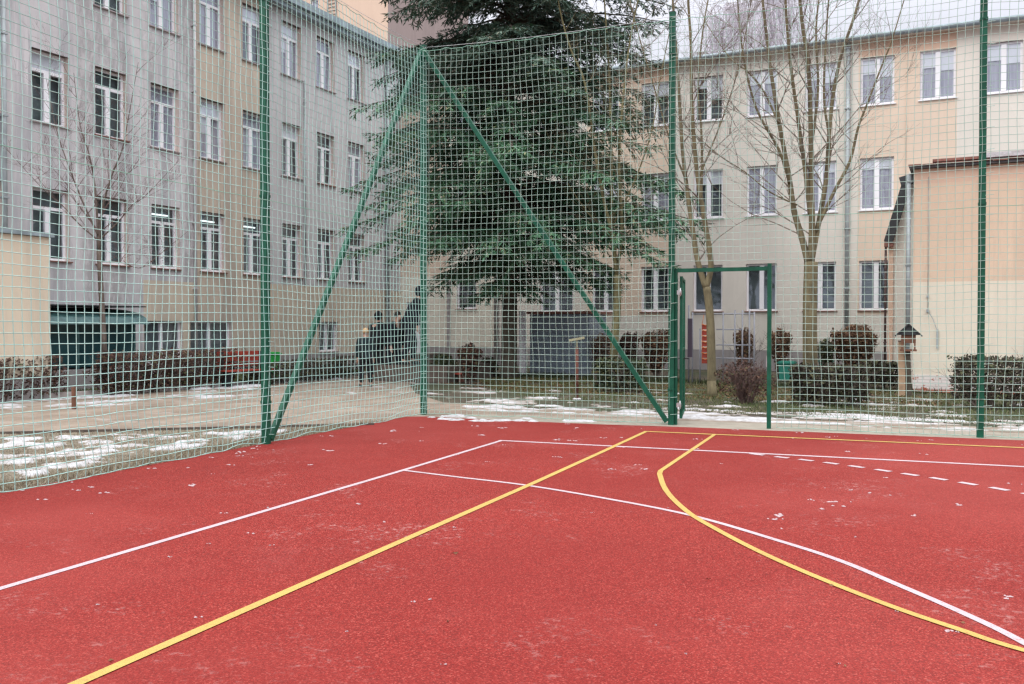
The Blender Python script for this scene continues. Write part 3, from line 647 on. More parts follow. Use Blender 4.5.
def net(label, A, B, nrm, gap=None, seed=0, cell=.108, wild=1.0, mat='net', r=.0047):
    """hanging net from A to B (ground points); strands are thin cords along a wavy surface"""
    A = Vector((*A, 0)); B = Vector((*B, 0)); d = (B-A); Ln = d.length; d.normalize(); nrm = Vector((*nrm, 0))
    nx = int(Ln/cell); nz = int(6.45/cell)
    ht = 6.45
    def P(i, j, off=0):
        s = i*cell; z = j*ht/nz; k = s/4.48 % 1; sag = 4*k*(1-k)
        lo = max(0, 1-z/1.6)
        q = Vector((s*.45, z*.5, seed)); q2 = Vector((s*2.1, z*2.1, seed+5))
        dn = .10*noise.noise(q)*sag+.02*noise.noise(q2)+lo*lo*wild*(.10*noise.noise(Vector((s*.8, z, seed+9)))-.04)
        dt = .05*noise.noise(q+Vector((9, 3, 1)))+.014*noise.noise(q2+Vector((4, 4, 4)))+lo*.10*wild*noise.noise(Vector((s*.35, z*.8, seed+19)))
        dz = -.07*sag*(z/ht)-.05*sag*(1-abs(2*z/ht-1))*0+.03*noise.noise(q+Vector((2, 8, 6)))+.010*noise.noise(q2+Vector((7, 1, 3)))
        if j == nz: dz = -.025*(0 if i % 4 == 0 else 1)-.02*sag
        if j == 0: dz = .02+.05*wild*abs(noise.noise(Vector((s*1.3, 1, seed))))
        if j == 1: dz += .03*wild*noise.noise(Vector((s*1.1, 2, seed)))
        e = min(1, min(i, nx-i)/4)
        return A+d*(s+dt*e)+nrm*(dn*(.3+.7*e)+.006)+Vector((0, 0, z+dz))
    Q = [[P(i, j) for j in range(nz+1)] for i in range(nx+1)]
    def dead(i, j):
        s = i*cell; z = j*ht/nz
        return gap and gap[0] < s < gap[1] and z < gap[2]
    b = MB()
    zv = Vector((0, 0, 1))
    def strand(pts, e1, e2):
        k0 = len(b.v)
        for p in pts:
            for (c1, c2) in ((1, 0), (-.5, .866), (-.5, -.866)): b.v.append(tuple(p+e1*(c1*r)+e2*(c2*r)))
        for i in range(len(pts)-1):
            for j in range(3):
                a = k0+i*3+j; c = k0+i*3+(j+1) % 3; b.face([a, c, c+3, a+3], 0, True)
    def runs(seq):
        cur = []
        for dd, p in seq:
            if dd:
                if len(cur) > 1: yield cur
                cur = []
            else: cur.append(p)
        if len(cur) > 1: yield cur
    for i in range(nx+1):
        for pts in runs([(dead(i, j), Q[i][j]) for j in range(nz+1)]): strand(pts, nrm, d)
    for j in range(nz+1):
        for pts in runs([(dead(i, j), Q[i][j]) for i in range(nx+1)]): strand(pts, nrm, zv)
    for s_ in (0, 4.48, 8.96, 13.4):
        if s_ > Ln+.05: continue
        for k in range(22):
            c0 = A+d*min(s_, Ln-.02)+nrm*.004+zv*(.15+k*.3+random.uniform(-.03, .03)); b.tube([c0-d*.055, c0+nrm*.012+zv*.006, c0+d*.055+zv*.012], .0045, 4, cap=False)
    # knots
    t = thing('ball_net', label, 'net', tuple(A)); inv = Matrix.Translation(-A)
    def fin(bb, name, mat):
        bb.v = [tuple(Vector(v)-A) for v in bb.v]; return bb.build(name, mat, t)
    fin(b, 'net_mesh', M[mat])
    b = MB()
    for i in range(nx): b.tube([Q[i][nz], Q[i+1][nz]], .005, 5, cap=False)
    fin(b, 'top_rope', M['rope'])
    b = MB(); b.tube([A+d*(Ln*k/40)+nrm*.02+zv*(6.49-.05*(4*((Ln*k/40)/4.48 % 1)*(1-(Ln*k/40)/4.48 % 1))) for k in range(41)], .0035, 5); fin(b, 'steel_wire', M['galv'])
    b = MB(); jm = int(3.3/ht*nz)
    for i in range(nx): b.tube([Q[i][jm], Q[i+1][jm]], .0048, 5, cap=False)
    fin(b, 'seam_rope', M['rope'])
    for rg in ([(0, nx)] if not gap else [(0, int(gap[0]/cell)), (int(gap[1]/cell)+1, nx)]):
        b = MB(); b.tube([Q[i][0]+Vector((0, 0, -.004 if i % 2 else 0)) for i in range(rg[0], rg[1]+1)], .004, 5); fin(b, 'bottom_rope', M['rope'])
    return t
net('green square mesh ball net hung along the left side of the court', (.078, .0), (.078, -9.0), (1, 0), seed=3, wild=1.5)
net('green square mesh ball net along the far side above and beside the gate', (0.06, -.056), (13.4, -.046), (0, -1), gap=(4.5, 6.02, 2.52), seed=8, mat='net_dull', r=.0040)
# gate
GT = thing('gate', 'green framed net gate standing open between two tall posts', 'gate', (4.575, .03, 0))
gx0, gx1, gh = .0, 1.43, 2.50
MB().box(-.035, .0, -.03, .03, 0, gh).build('hinge_jamb', M['green'], GT)
MB().box(gx1-.03, gx1+.03, -.03, .03, 0, gh+.05).build('lock_jamb', M['green'], GT)
MB().box(.001, gx1-.031, -.028, .028, gh-.06, gh).build('top_rail', M['green'], GT)
dv = (Vector((4.62, .1, 0))-FOOT).normalized(); dv = Vector((dv.x+.035, dv.y, 0)).normalized()
a0 = Vector((.05, .06, 0)); lf = MB(); W = 1.28; L2 = a0+dv*W; up = lambda p, z: Vector((p.x, p.y, z))
for z in (.12, 1.2, 2.36): lf.bar(up(a0, z), up(L2, z), .036)
lf.bar(up(a0, .10), up(a0, 2.38), .042); lf.bar(up(L2, .10), up(L2, 2.38), .042)
lfo = lf.build('leaf', M['green'], GT)
b = MB()
for k in range(1, 11): p = a0+dv*(W*k/11); b.tube([up(p, .12), up(p, 2.36)], .003, 4)
for k in range(1, 19): b.tube([up(a0, .12+k*.115), up(L2, .12+k*.115)], .003, 4)
b.build('mesh_infill', M['green'], lfo)
b = MB(); p = a0+dv*(W-.03); s_ = dv.cross(Vector((0, 0, 1)))
b.bar(up(p, 1.02)-s_*.09, up(p, 1.02)+s_*.09, .018); b.bar(up(p, 1.02)+s_*.08, up(p-dv*.12, 1.02)+s_*.08, .018); b.bar(up(p, 1.02)-s_*.08, up(p-dv*.12, 1.02)-s_*.08, .018); b.build('handle', M['black'], lfo)
for z in (.32, 2.12):
    h = MB(); h.box(.0, .07, -.045, -.02, z-.035, z+.035); h.tube([(.055, -.04, z-.06), (.055, -.04, z+.07)], .012, 8); h.build('hinge', M['galv'], GT)
MB().box(gx1-.045, gx1-.031, -.02, .03, .95, 1.12).build('lock_box', M['galv'], GT)
# ------------------------------------------------------------------ trees
def limb(b, pts, r0, r1, n=7, m=0, wob=.0):
    P = spline([tuple(p) for p in pts], 4) if len(pts) > 2 else [tuple(p) for p in pts]
    k = len(P)-1; P = [Vector(p) for p in P]
    R = [r0+(r1-r0)*(i/k)**.8 for i in range(k+1)]
    b.tube(P, R, n, m); return P, R
def twig(b, p, d, L, r, depth, m=0, droop=0., up=.25, n=4, kids_=3, spread=.7):
    """recursive thin branch"""
    seg = 4; pts = [p]; q = p.copy(); dd = d.normalized(); kd = []
    for i in range(seg):
        dd = (dd+Vector((random.gauss(0, .11), random.gauss(0, .11), random.gauss(0, .08)+up*.12-droop*.25))).normalized()
        q = q+dd*(L/seg); pts.append(q.copy()); kd.append((q.copy(), dd.copy()))
    b.tube(pts, [r*(1-.75*i/seg) for i in range(seg+1)], n, m, cap=False)
    if depth > 0:
        for _ in range(kids_):
            i = random.randint(0, seg-1); q, dd = kd[i]
            ax = dd.orthogonal().normalized(); ax.rotate(Matrix.Rotation(random.uniform(0, 6.28), 3, dd)); 
            nd = (dd*1.0+ax*spread*random.uniform(.6, 1.2)+Vector((0, 0, up*.5))).normalized()
            twig(b, q, nd, L*random.uniform(.42, .68), max(.0022, r*.5), depth-1, m, droop, up, 3, kids_, spread)
def bare_tree(label, base, trunk, stems, depth, tm, cm, ntw=7, tl=1.4, tr=.012, levels=3, group=None, cat='tree', kids_=3, bump=True, spread=.7):
    """trunk = [(u, v, r)], stems = [[(u, v, dz)...], r0, r1]"""
    B = G(*base); dpt = depth
    t = thing('bare_tree', label, cat, tuple(B), group=group)
    tb = MB(); cb = MB()
    P = [Vector((B.x, B.y, -.05))]+[at(u, v, dpt) for u, v in trunk[0]]
    pts, rr = limb(tb, P, trunk[1], trunk[2], 10)
    tb.tube([P[0]-Vector((0, 0, .02)), P[0]+Vector((0, 0, .16)), P[0]+(P[1]-P[0])*.3], [trunk[1]*1.45, trunk[1]*1.12, trunk[1]*.98], 10)
    for s, r0, r1, dd in stems:
        n = len(s)-1; r0 *= 1.0; r1 *= .72
        q = [at(u, v, dpt+dd*(i/n)) for i, (u, v) in enumerate(s)]
        d = (q[-1]-q[-2]).normalized()
        q.append(q[-1]+d*1.0+Vector((random.gauss(0, .1), 0, .3)))
        pts, rr = limb(tb, q, r0, r1, 7)
        N = len(pts)
        for k in range(ntw):
            i = int(N*(.12+.86*(k+random.random()*.8)/ntw)); i = min(N-2, i)
            dr = (pts[i+1]-pts[i]).normalized(); a = random.uniform(0, 6.28)
            out = Vector((math.cos(a), math.sin(a), random.uniform(.15, .8)))
            f = 1-.45*i/N
            twig(cb, pts[i], (dr*.55+out).normalized(), tl*random.uniform(.5, 1.15)*f, max(tr*.6, min(tr*1.4, rr[i]*.45)), levels, spread=spread, kids_=kids_)
    inv = lambda bb: setattr(bb, 'v', [(x-B.x, y-B.y, z-B.z) for x, y, z in bb.v])
    inv(tb); inv(cb); tb.build('trunk', tm, t); cb.build('crown', cm, t); return t
bare_tree('slender bare tree seen through the open gate, forking at head height', (712, 396), ([(711, 340), (709.5, 310), (706.5, 287)],   .10, .085),
          [([(706, 288), (698, 262), (693, 232), (688, 196), (683, 155), (680, 110), (677, 60), (673, 5)], .075, .028, .6),
           ([(706, 288), (711, 264), (705, 222), (698, 180), (694, 140), (691.5, 95), (691, 45), (688, -10)], .075, .028, -.6),
           ([(701, 200), (702, 165), (701, 124), (698, 88), (703, 30), (712, -20)], .035, .016, .8),
           ([(686, 180), (670, 140), (655, 90), (640, 40), (630, 0)], .025, .012, -.5),
           ([(698, 180), (722, 120), (738, 70), (748, 20)], .022, .012, .9)], 21.1, M['bark_mossy'], M['twig'], 12, 2.0, .014, 3)
bare_tree('big bare tree with many upright stems before the cream wall, right of the gate', (811, 394), ([(810, 345), (810, 300), (811, 262)], .17, .15),
          [([(808, 262), (803, 242), (794, 211), (790, 183), (786, 160), (779, 122), (772, 79), (767, 40), (762, -5)], .085, .035, .8),
           ([(811, 262), (812, 225), (811, 180), (811, 150), (809, 75), (802, 22), (798, -20)], .085, .035, -.3),
           ([(812, 258), (819, 221), (826, 180), (831, 112), (840, 60), (856, 11), (862, -20)], .07, .028, .9),
           ([(815, 232), (835, 190), (850, 161), (858, 128), (866, 107), (884, 60), (892, 40)], .045, .014, -.8),
           ([(810, 215), (805, 170), (797, 112), (790, 60), (786, 10), (785, -20)], .055, .025, -.9),
           ([(779, 124), (764, 92), (748, 72), (730, 58)], .03, .012, .6),
           ([(790, 184), (779, 150), (757, 110), (744, 60), (738, 5)], .04, .014, -1),
           ([(821, 205), (830, 150), (824, 100), (826, 40), (830, -10)], .04, .02, 1.0),
           ([(797, 205), (770, 192), (745, 172), (715, 152)], .022, .008, -.4),
           ([(811, 150), (818, 90), (816, 30), (820, -20)], .035, .018, .3)], 21.3, M['bark_mossy'], M['twig'], 12, 2.2, .015, 3, kids_=3)
bare_tree('bare tree with a yellow-green trunk in front of the spruce', (614, 382), ([(614, 350), (617, 310), (617, 275)], .12, .10),
          [([(617, 275), (613, 240), (603, 196), (595, 151), (585, 84), (571, 50), (560, 10)], .06, .018, -1.0),
           ([(617, 275), (612, 225), (611, 140), (609, 70), (605, 10)], .065, .02, .4),
           ([(617, 270), (622, 230), (619, 170), (622, 110), (630, 40), (640, -10)], .055, .018, -.5),
           ([(612, 235), (590, 215), (572, 190), (556, 160)], .03, .01, .5),
           ([(613, 225), (635, 180), (652, 130), (660, 80), (672, 20)], .03, .01, -1.)], 25.5, M['bark_yellow'], M['bark_mossy'], 12, 2.0, .012, 3)
bare_tree('small thin bare tree before the glazed porch of the grey building', (106, 393), ([(104, 346), (101, 288), (99, 250)], .07, .055),
          [([(99, 250), (97, 215), (94, 180), (88, 150), (80, 125)], .035, .008, .3), ([(99, 250), (102, 210), (112, 175), (122, 150), (128, 120)], .03, .007, -.4),
           ([(98, 235), (84, 205), (70, 170), (56, 128)], .028, .007, .5), ([(98, 240), (80, 225), (62, 205), (44, 190)], .02, .006, -.3),
           ([(99, 240), (118, 222), (132, 205), (146, 195)], .02, .006, .3), ([(100, 262), (120, 262), (138, 268), (150, 262)], .014, .005, .3)], 21.6, M['bark_brown'], M['twig_red'], 13, 1.3, .010, 3)
# far birches behind the back building
def birch(label, px, depth, top, spread_, n):
    B = at(px, 340, depth); B.z = 0
    t = thing('birch_tree', label, 'tree', tuple(B), group='birches behind the back building'); tb = MB(); cb = MB()
    H = at(px, top, depth).z
    tb.tube([(0, 0, 0), (.1, 0, H*.5), (0, .1, H*.92)], [.13, .08, .03], 6)
    for _ in range(n):
        z = random.uniform(.55, 1.0)*H; a = random.uniform(0, 6.28); L = spread_*random.uniform(.5, 1)*(1.15-z/H*.5)
        p = Vector((0, 0, z)); d = Vector((math.cos(a), math.sin(a), .8)).normalized()
        pts = [p]; q = p
        for i in range(6):
            d = (d+Vector((0, 0, -.30))).normalized(); q = q+d*(L/6); pts.append(q)
            for _ in range(5):
                e = q+Vector((random.gauss(0, .25), random.gauss(0, .25), 0)); cb.tube([q, (q+e)/2+Vector((0, 0, -.3)), e+Vector((random.gauss(0, .1), 0, -random.uniform(.8, 2.2)))], [.014, .011, .006], 3, cap=False)
        cb.tube(pts, [.035*(1-.12*i) for i in range(7)], 4, cap=False)
    tb.build('trunk', M['birch_twig'], t); cb.build('crown', M['birch_twig'], t)
birch('tall pinkish birch with fine drooping twigs above the back roof', 772, 58, -40, 4.2, 85)
birch('shorter hazy birch left of the tall one above the roof', 722, 60, 8, 3.2, 50)
birch('slim hazy birch between the other two above the roof', 745, 64, -8, 3.0, 40)
# spruce
def spruce(label, base, H, prof, seed, dull_above=8.6):
    random.seed(seed); B = G(*base)
    t = thing('spruce_tree', label, 'tree', tuple(B)); tb = MB(); cb = MB()
    tb.tube([(0, 0, -.05), (.0, 0, .25), (.02, 0, 3), (.0, .05, 8), (0, 0, H*.97)], [.34, .25, .235, .17, .02], 10)
    z = 2.9
    def spr(p, d, w, l, m):
        s = d.cross(Vector((0, 0, 1))); s = s.normalized() if s.length > .01 else Vector((1, 0, 0))
        s = (s+Vector((0, 0, random.uniform(-.6, .6)))).normalized()
        cb.poly([p-s*w*.35, p+d*l*.45-s*w, p+d*l, p+d*l*.45+s*w], m)
    while z < H-.3:
        nb = 8 if z < H*.8 else 7; a0 = random.uniform(0, 6.28)
        for k in range(nb):
            a = a0+2*math.pi*k/nb+random.gauss(0, .18); hz = z+random.gauss(0, .2)
            L = prof(hz, a)*random.uniform(.6, 1.1)
            if L < .25: continue
            if random.random() < .12: L *= .55
            if random.random() < .05: continue
            out = Vector((math.cos(a), math.sin(a), 0)); n = max(5, int(L/.19)); pts = []; tilt = random.gauss(0, .10)
            for i in range(n+1):
                f = i/n; pts.append(Vector((0, 0, hz))+out*(L*f)+Vector((0, 0, L*(.05*f-.24*f*f+.02*f**4+tilt*f)))+Vector((random.gauss(0, .02), random.gauss(0, .02), 0)))
            tb.tube(pts, [.045*(1-.85*i/n)*(.5+L/8)+.004 for i in range(n+1)], 4, cap=False)
            side = Vector((-out.y, out.x, 0)); m = 0
            for i in range(1, n+1):
                f = i/n
                if f < .16: continue
                for sd in (-1, 1):
                    if random.random() < .06: continue
                    l2 = (.85*(1-f)**.55+.22)*min(1, L/3.2)*random.uniform(.7, 1.25)*(1 if f > .25 else .7)
                    d2 = (out*random.uniform(.5, .95)+side*sd*random.uniform(.6, 1.1)+Vector((0, 0, random.uniform(-.95, .0)))).normalized()
                    ns = max(2, int(l2/.048)); p0 = pts[i]
                    for j in range(ns):
                        g = (j+.6)/ns; p = p0+d2*(l2*g)+Vector((0, 0, -.10*g*g*l2))
                        mm = 1 if (hz > dull_above+random.gauss(0, .8)) else 0
                        w = .017+.012*random.random(); sl = .13+.12*random.random()
                        spr(p, (d2+Vector((random.gauss(0, .3), random.gauss(0, .3), random.gauss(-.12, .25)))).normalized(), w, sl, mm)
                        if random.random() < .85:
                            ss = d2.cross(Vector((0, 0, 1))).normalized()*random.choice((-1, 1))
                            spr(p, (d2*.5+ss+Vector((0, 0, random.uniform(-.8, .1)))).normalized(), w, sl*1.05, mm)
            # tip
            spr(pts[-1], out, .05, .3, 0)
        z += .31 if z < 9 else .27
    tb.build('trunk', M['bark_spruce'], t); cb.build('crown', [M['needles'], M['needles_dull']], t)
    return t
def prof(z, a):
    key = [(2.0, .8), (3.0, 2.0), (3.9, 3.9), (4.9, 4.9), (6.0, 5.0), (8.2, 4.9), (9.6, 4.0), (11.5, 4.3), (14, 2.7), (17.5, .1)]
    for (z0, r0), (z1, r1) in zip(key[:-1], key[1:]):
        if z0 <= z <= z1: r = r0+(r1-r0)*(z-z0)/(z1-z0); break
    else: r = 0
    # a little longer to the right side of the picture
    sx = math.cos(a-YAW); return r*(1.0+.09*sx+.10*math.sin(3*a+z*1.7))
spruce('huge dark green spruce in the yard corner, taller than the photo', (509, 378), 17.6, prof, 5)
random.seed(21)
# ------------------------------------------------------------------ bushes and hedges
def bush(name, label, cat, base, shape, n, leaf, mat, group=None, stems=6, hfrac=.35, rz=0, twm=None, hollow=.5):
    """shape(u) -> inside test in local unit coordinates; (w, d, h, kind)"""
    w, d, h, kind = shape; B = base; t = thing(name, label, cat, tuple(B), rz, group); lb = MB(); sb = MB(); k = 0
    def ok(x, y, z):                                     # x,y in -1..1, z in 0..1
        wob = .22*noise.noise(Vector((x*2.3+B.x, y*2.3+B.y, z*3)))
        if kind == 'box': return (abs(x) < .96+wob and abs(y) < .96+wob and z < .97+wob*.6 and z > hfrac*.3)
        if kind == 'vase': r = .12+1.0*min(1, z*1.1)**.8; return x*x+y*y < (r+wob)**2 and z > .12 and z < .98+wob*.7-.16*(x*x+y*y)
        return x*x+y*y+((z-.55)/.47)**2 < (1+wob*2)**2
    while k < n:
        x, y, z = random.uniform(-1.05, 1.05), random.uniform(-1.05, 1.05), random.uniform(0, 1.04)
        if not ok(x, y, z): continue
        core = ok(x*1.3, y*1.3, z*1.14)
        if core and random.random() < hollow: continue
        if kind == 'box' and z < hfrac and random.random() < .75*(1-z/hfrac): continue
        k += 1; p = Vector((x*w/2, y*d/2, z*h)); a = Vector((random.gauss(0, 1), random.gauss(0, 1), random.gauss(0, 1))).normalized(); c = a.orthogonal().normalized(); s = leaf*random.uniform(.5, 1.3)
        lb.poly([p-a*s, p+c*s*.55, p+a*s, p-c*s*.55])
    for _ in range(stems):
        x, y = random.uniform(-.7, .7), random.uniform(-.7, .7); s = .3 if kind != 'box' else .9
        p = Vector((x*w/2*s, y*d/2*s, 0))
        for _k in range(2): twig(sb, p, Vector((x*w*.3+random.gauss(0, .15), y*d*.3+random.gauss(0, .15), h)), h*.62, .016, 2, up=.3, kids_=4)
    lb.build('foliage', mat, t); sb.build('stem', twm or M['bark_brown'], t); return t
bz = -DB
def ctr(u0, u1, v, extra=.0):
    p = G((u0+u1)/2, v); dv = (p-FOOT).normalized(); return Vector((p.x+dv.x*extra, p.y+dv.y*extra, 0))
def pxw(u0, u1, v): p = G((u0+u1)/2, v); dd = (p-FOOT).length; return (u1-u0)*dd/F
# foreground hedges behind the right net
bush('hedge', 'dark clipped hedge block behind the net right of the gate', 'hedge', ctr(797, 862, 407, .55), (1.45, .95, .80, 'box'), 5200, .04, M['hedge_dark'], stems=16, rz=-.1)
bush('hedge', 'clipped hedge at the right edge in front of the annex, thin at the bottom', 'hedge', ctr(964, 1066, 411, .55), (2.2, 1.0, 1.0, 'box'), 5600, .038, M['hedge_dark'], stems=24, hfrac=.55, rz=-.1)
bush('bush', 'low leafless reddish bush right behind the open gate', 'bush', ctr(720, 770, 405, .4), (1.2, .9, .86, 'round'), 1100, .03, M['hedge_red'], stems=16, hollow=.2, twm=M['twig_red'])
bush('bush', 'round brown clipped bush between the big bare tree and the annex', 'bush', ctr(832, 877, 379), (1.4, 1.3, 1.6, 'vase'), 4200, .05, M['bush_brown'], stems=8)
bush('bush', 'narrow brown vase-shaped bush behind the climbing frame', 'bush', ctr(734, 753, 378), (.62, .6, 1.5, 'vase'), 1500, .045, M['bush_brown'], stems=6)
bush('bush', 'narrow brown bush just right of the gate post', 'bush', ctr(770, 790, 378), (.7, .6, 1.5, 'vase'), 1600, .045, M['bush_brown'], stems=6)
bush('bush', 'brown vase-shaped bush left of the gate, under the windows', 'bush', ctr(642, 672, 378), (1.0, .9, 1.45, 'vase'), 2500, .045, M['bush_brown'], stems=8)
bush('bush', 'small brown bush between the yellow trunk and the brace', 'bush', ctr(620, 638, 376), (.66, .6, 1.4, 'vase'), 1500, .045, M['hedge_red'], stems=6)
bush('bush', 'sparse brown bush at the right side of the grey shed', 'bush', ctr(593, 611, 377), (.66, .6, 1.4, 'vase'), 900, .045, M['bush_brown'], stems=10, hollow=.1)
bush('bush', 'small green-brown bush behind the big bare tree', 'bush', ctr(819, 833, 376), (.55, .5, 1.15, 'vase'), 1100, .045, M['bush_green'], stems=6)
bush('bush', 'dark green low bush behind the diagonal brace', 'bush', ctr(598, 642, 393, .3), (1.15, .8, .80, 'box'), 2600, .045, M['bush_green'], stems=12)
bush('bush', 'reddish round topped bush on a short stem left of the spruce', 'bush', ctr(458, 481, 385), (.66, .62, 1.12, 'vase'), 2200, .045, M['hedge_red'], stems=6)
bush('bush', 'dark green bush beside the corner post', 'bush', ctr(431, 457, 380), (.85, .8, .72, 'round'), 2000, .045, M['bush_green'], stems=6)
bush('bush', 'small dark bush between the spruce trunk and the round topped bush', 'bush', ctr(481, 498, 378), (.55, .5, .62, 'round'), 1000, .04, M['hedge_dark'], stems=6)
bush('hedge', 'dark low hedge running to the lean-to', 'hedge', ctr(866, 902, 389, .4), (1.05, .8, .68, 'box'), 2200, .045, M['hedge_dark'], stems=10)
# left hedges
hr = R_(90)-DB
bush('hedge', 'long red-brown clipped hedge in front of the cellar windows', 'hedge', G(190, 392)+Vector((-.9, 0.4, 0)), (4.3, .9, .98, 'box'), 8200, .045, M['hedge_red'], stems=26, rz=hr, hfrac=.2)
bush('hedge', 'red-brown hedge before the cream annex at the left edge', 'hedge', G(22, 402)+Vector((-.6, 0, 0)), (2.6, .8, .95, 'box'), 5200, .045, M['hedge_red'], stems=20, rz=hr, hfrac=.2)
bush('hedge', 'leafless dark hedge between the green bin and the people', 'hedge', G(322, 382)+Vector((-.7, 0.2, 0)), (4.6, .8, .62, 'box'), 5200, .045, M['hedge_dark'], stems=20, rz=hr, hfrac=.2)
# ------------------------------------------------------------------ small things in the yard
def place(u, v): return G(u, v)
SH = thing('garden_shed', 'blue-grey sheet metal shed with a brown flat roof behind the spruce', 'shed', G(556, 376)+Vector((0, .3, 0)), -DB)
b = MB(); b.box(-1.02, 1.02, 0, 1.5, .02, 1.94)
x = -1.0
while x < 1.0: b.box(x, x+.03, -.018, -.001, .05, 1.92); x += .12
b.build('wall', M['cladding'], SH)
MB().box(-1.13, 1.13, -.12, 1.6, 1.95, 2.03).build('roof', M['roof_red'], SH)
d = MB(); d.box(.35, .95, -.035, -.02, .06, 1.86); d = d.build('door', M['cladding'], SH); MB().box(.42, .45, -.07, -.036, .95, 1.1).build('handle', M['galv'], d)
o = MB().box(-.10, .10, -.05, .05, 0, 2.05).build('concrete_pillar', M['white'], loc=G(520, 376)+Vector((0, .2, 0)), rz=-DB); tag(o, 'pale square pillar between the spruce trunk and the shed', 'pillar')
st = thing('sign_stake', 'rusty red stake with a small pale board on top in front of the shed', 'sign', G(577, 400))
MB().tube([(0, 0, 0), (0, 0, 1.12)], .035, 7).build('post', M['rust'], st); b = MB(); b.bar((-.17, 0, 1.27), (.16, 0, 1.33), .05, .05); b.bar((0, 0, 1.1), (0, 0, 1.28), .02); b.build('board', M['pale'], st)
MB().tube([(0, 0, 0), (0, 0, .04)], .09, 9).build('foot', M['white'], st)
# bird feeder
bf = thing('bird_feeder', 'wooden bird feeder with a dark pitched roof on a leaning post', 'bird feeder', G(908, 397))
b = MB(); b.bar((.02, 0, 0), (-.02, 0, 1.02), .12, .10); b.build('post', M['bark_spruce'], bf)
b = MB(); b.box(-.17, .17, -.14, .14, 1.02, 1.06); b.box(-.15, .15, -.12, .12, 1.20, 1.40)
for sx in (-.13, .13):
    for sy in (-.10, .10): b.box(sx-.015, sx+.015, sy-.015, sy+.015, 1.06, 1.2)
b.build('box', M['wood_dark'], bf)
b = MB(); b.bar((-.31, 0, 1.36), (.01, 0, 1.60), .34, .025, ref=Vector((0, 1, 0)).cross(Vector((1, 0, 0)))); b.bar((.31, 0, 1.36), (-.01, 0, 1.60), .34, .025); b = MB(); b.poly([(-.24, -.16, 1.38), (.24, -.16, 1.38), (0, -.16, 1.61)]); b.poly([(.24, .16, 1.38), (-.24, .16, 1.38), (0, .16, 1.61)])
b.bar((-.28, 0, 1.35), (.01, 0, 1.63), .4, .025, ref=Vector((0, 0, 1))); b.bar((.28, 0, 1.352), (-.01, 0, 1.632), .4, .025, ref=Vector((0, 0, 1))); b.build('roof', M['dark_metal'], bf)
wp = thing('wooden_post', 'pale square wooden post beside the bird feeder', 'post', G(903, 396)+Vector((-.03, .02, 0)))
MB().box(-.075, .075, -.05, .05, 0, 1.22).build('post', M['wood'], wp); MB().box(-.08, .08, -.055, .055, 1.225, 1.25).build('cap', M['wood_dark'], wp)
# climbing frame
cf = thing('climbing_frame', 'grey steel climbing frame with red rungs seen through the gate', 'climbing frame', tuple(G(722, 384)), -DB)
o0 = G(722, 384); 
def cx_(u): return (u-722)*24.7/F
for u, z1 in ((685, 2.15), (692, 1.95), (699, 1.5), (723, 1.95), (735, 2.0), (742.6, 2.0), (749.7, 2.0), (754.5, 1.95)):
    y = {685: .2, 692: -.1}.get(u, 0); MB().tube([(cx_(u), y, 0), (cx_(u), y, z1)], .022, 8).build('post', M['steel'], cf)
b = MB()
for z, u0, u1 in ((1.9, 690, 755), (1.48, 716, 742), (1.06, 716, 752), (.7, 716, 755)): b.tube([(cx_(u0), 0, z), (cx_(u1), 0, z)], .018, 7)
b.build('crossbar', M['steel'], cf)
b = MB()
for k in range(7): b.box(cx_(701), cx_(709), -.02, .02, .55+k*.155, .55+k*.155+.12)
b.build('rung_panel', M['red_paint'], cf)
b = MB()
for k in range(7): b.tube([(cx_(701), -.04, .70+k*.155), (cx_(705), -.06, .66+k*.155), (cx_(709), -.04, .70+k*.155)], .012, 5)
b.tube([(cx_(701), 0, 1.6), (cx_(703), 0, 1.9)], .008, 4); b.tube([(cx_(709), 0, 1.6), (cx_(707), 0, 1.9)], .008, 4); b.build('rope', M['orange_rope'], cf)
MB().box(cx_(687), cx_(692.5), -.12, -.08, .72, 1.78).build('side_panel', M['panel'], cf)
# railing, teal boxes behind the right net
rl = thing('railing', 'low grey pipe railing behind the net right of the gate', 'railing', G(792, 370)); b = MB()
for z in (.62, .74): b.tube([(-.55, 0, z), (.55, .0, z+.08)], .018, 6)
b.build('rail', M['steel'], rl)
for x in (-.5, .5): MB().tube([(x, 0, 0), (x, 0, .78)], .02, 6).build('post', M['steel'], rl)
def crate(name, label, u, v, w, d, h, mat, lid=True):
    t = thing(name, label, 'bin', G(u, v), -DB); b = MB()
    P = [(-w/2*.88, -d/2*.88), (w/2*.88, -d/2*.88), (w/2*.88, d/2*.88), (-w/2*.88, d/2*.88)]; k = 0
    for (x, y) in P: b.v.append((x, y, .03))
    for (x, y) in P: b.v.append((x/.88, y/.88, h))
    for q in ((3, 2, 1, 0), (4, 5, 6, 7), (0, 1, 5, 4), (1, 2, 6, 5), (2, 3, 7, 6), (3, 0, 4, 7)): b.face(list(q))
    b.box(-w*.4, -w*.3, -d*.3, -d*.2, 0, .03); b.box(w*.3, w*.4, -d*.3, -d*.2, 0, .03); b.build('body', mat, t)
    l = MB(); l.box(-w/2-.03, w/2+.03, -d/2-.04, d/2+.03, h+.002, h+.04); l.box(-w/2, w/2, -d/2, d/2, h+.04, h+.07); l.build('lid', mat, t); return t
crate('waste_bin', 'teal green plastic bin low behind the net right of the gate', 787, 381, .42, .4, .5, M['bin_teal'])
crate('waste_bin', 'small teal green box behind the big bare tree', 826, 373, .42, .4, .38, M['bin_teal'])
crate('waste_bin', 'bright green wheelie bin beside the tall left post', 272, 381, .32, .34, .76, M['bin_green'])
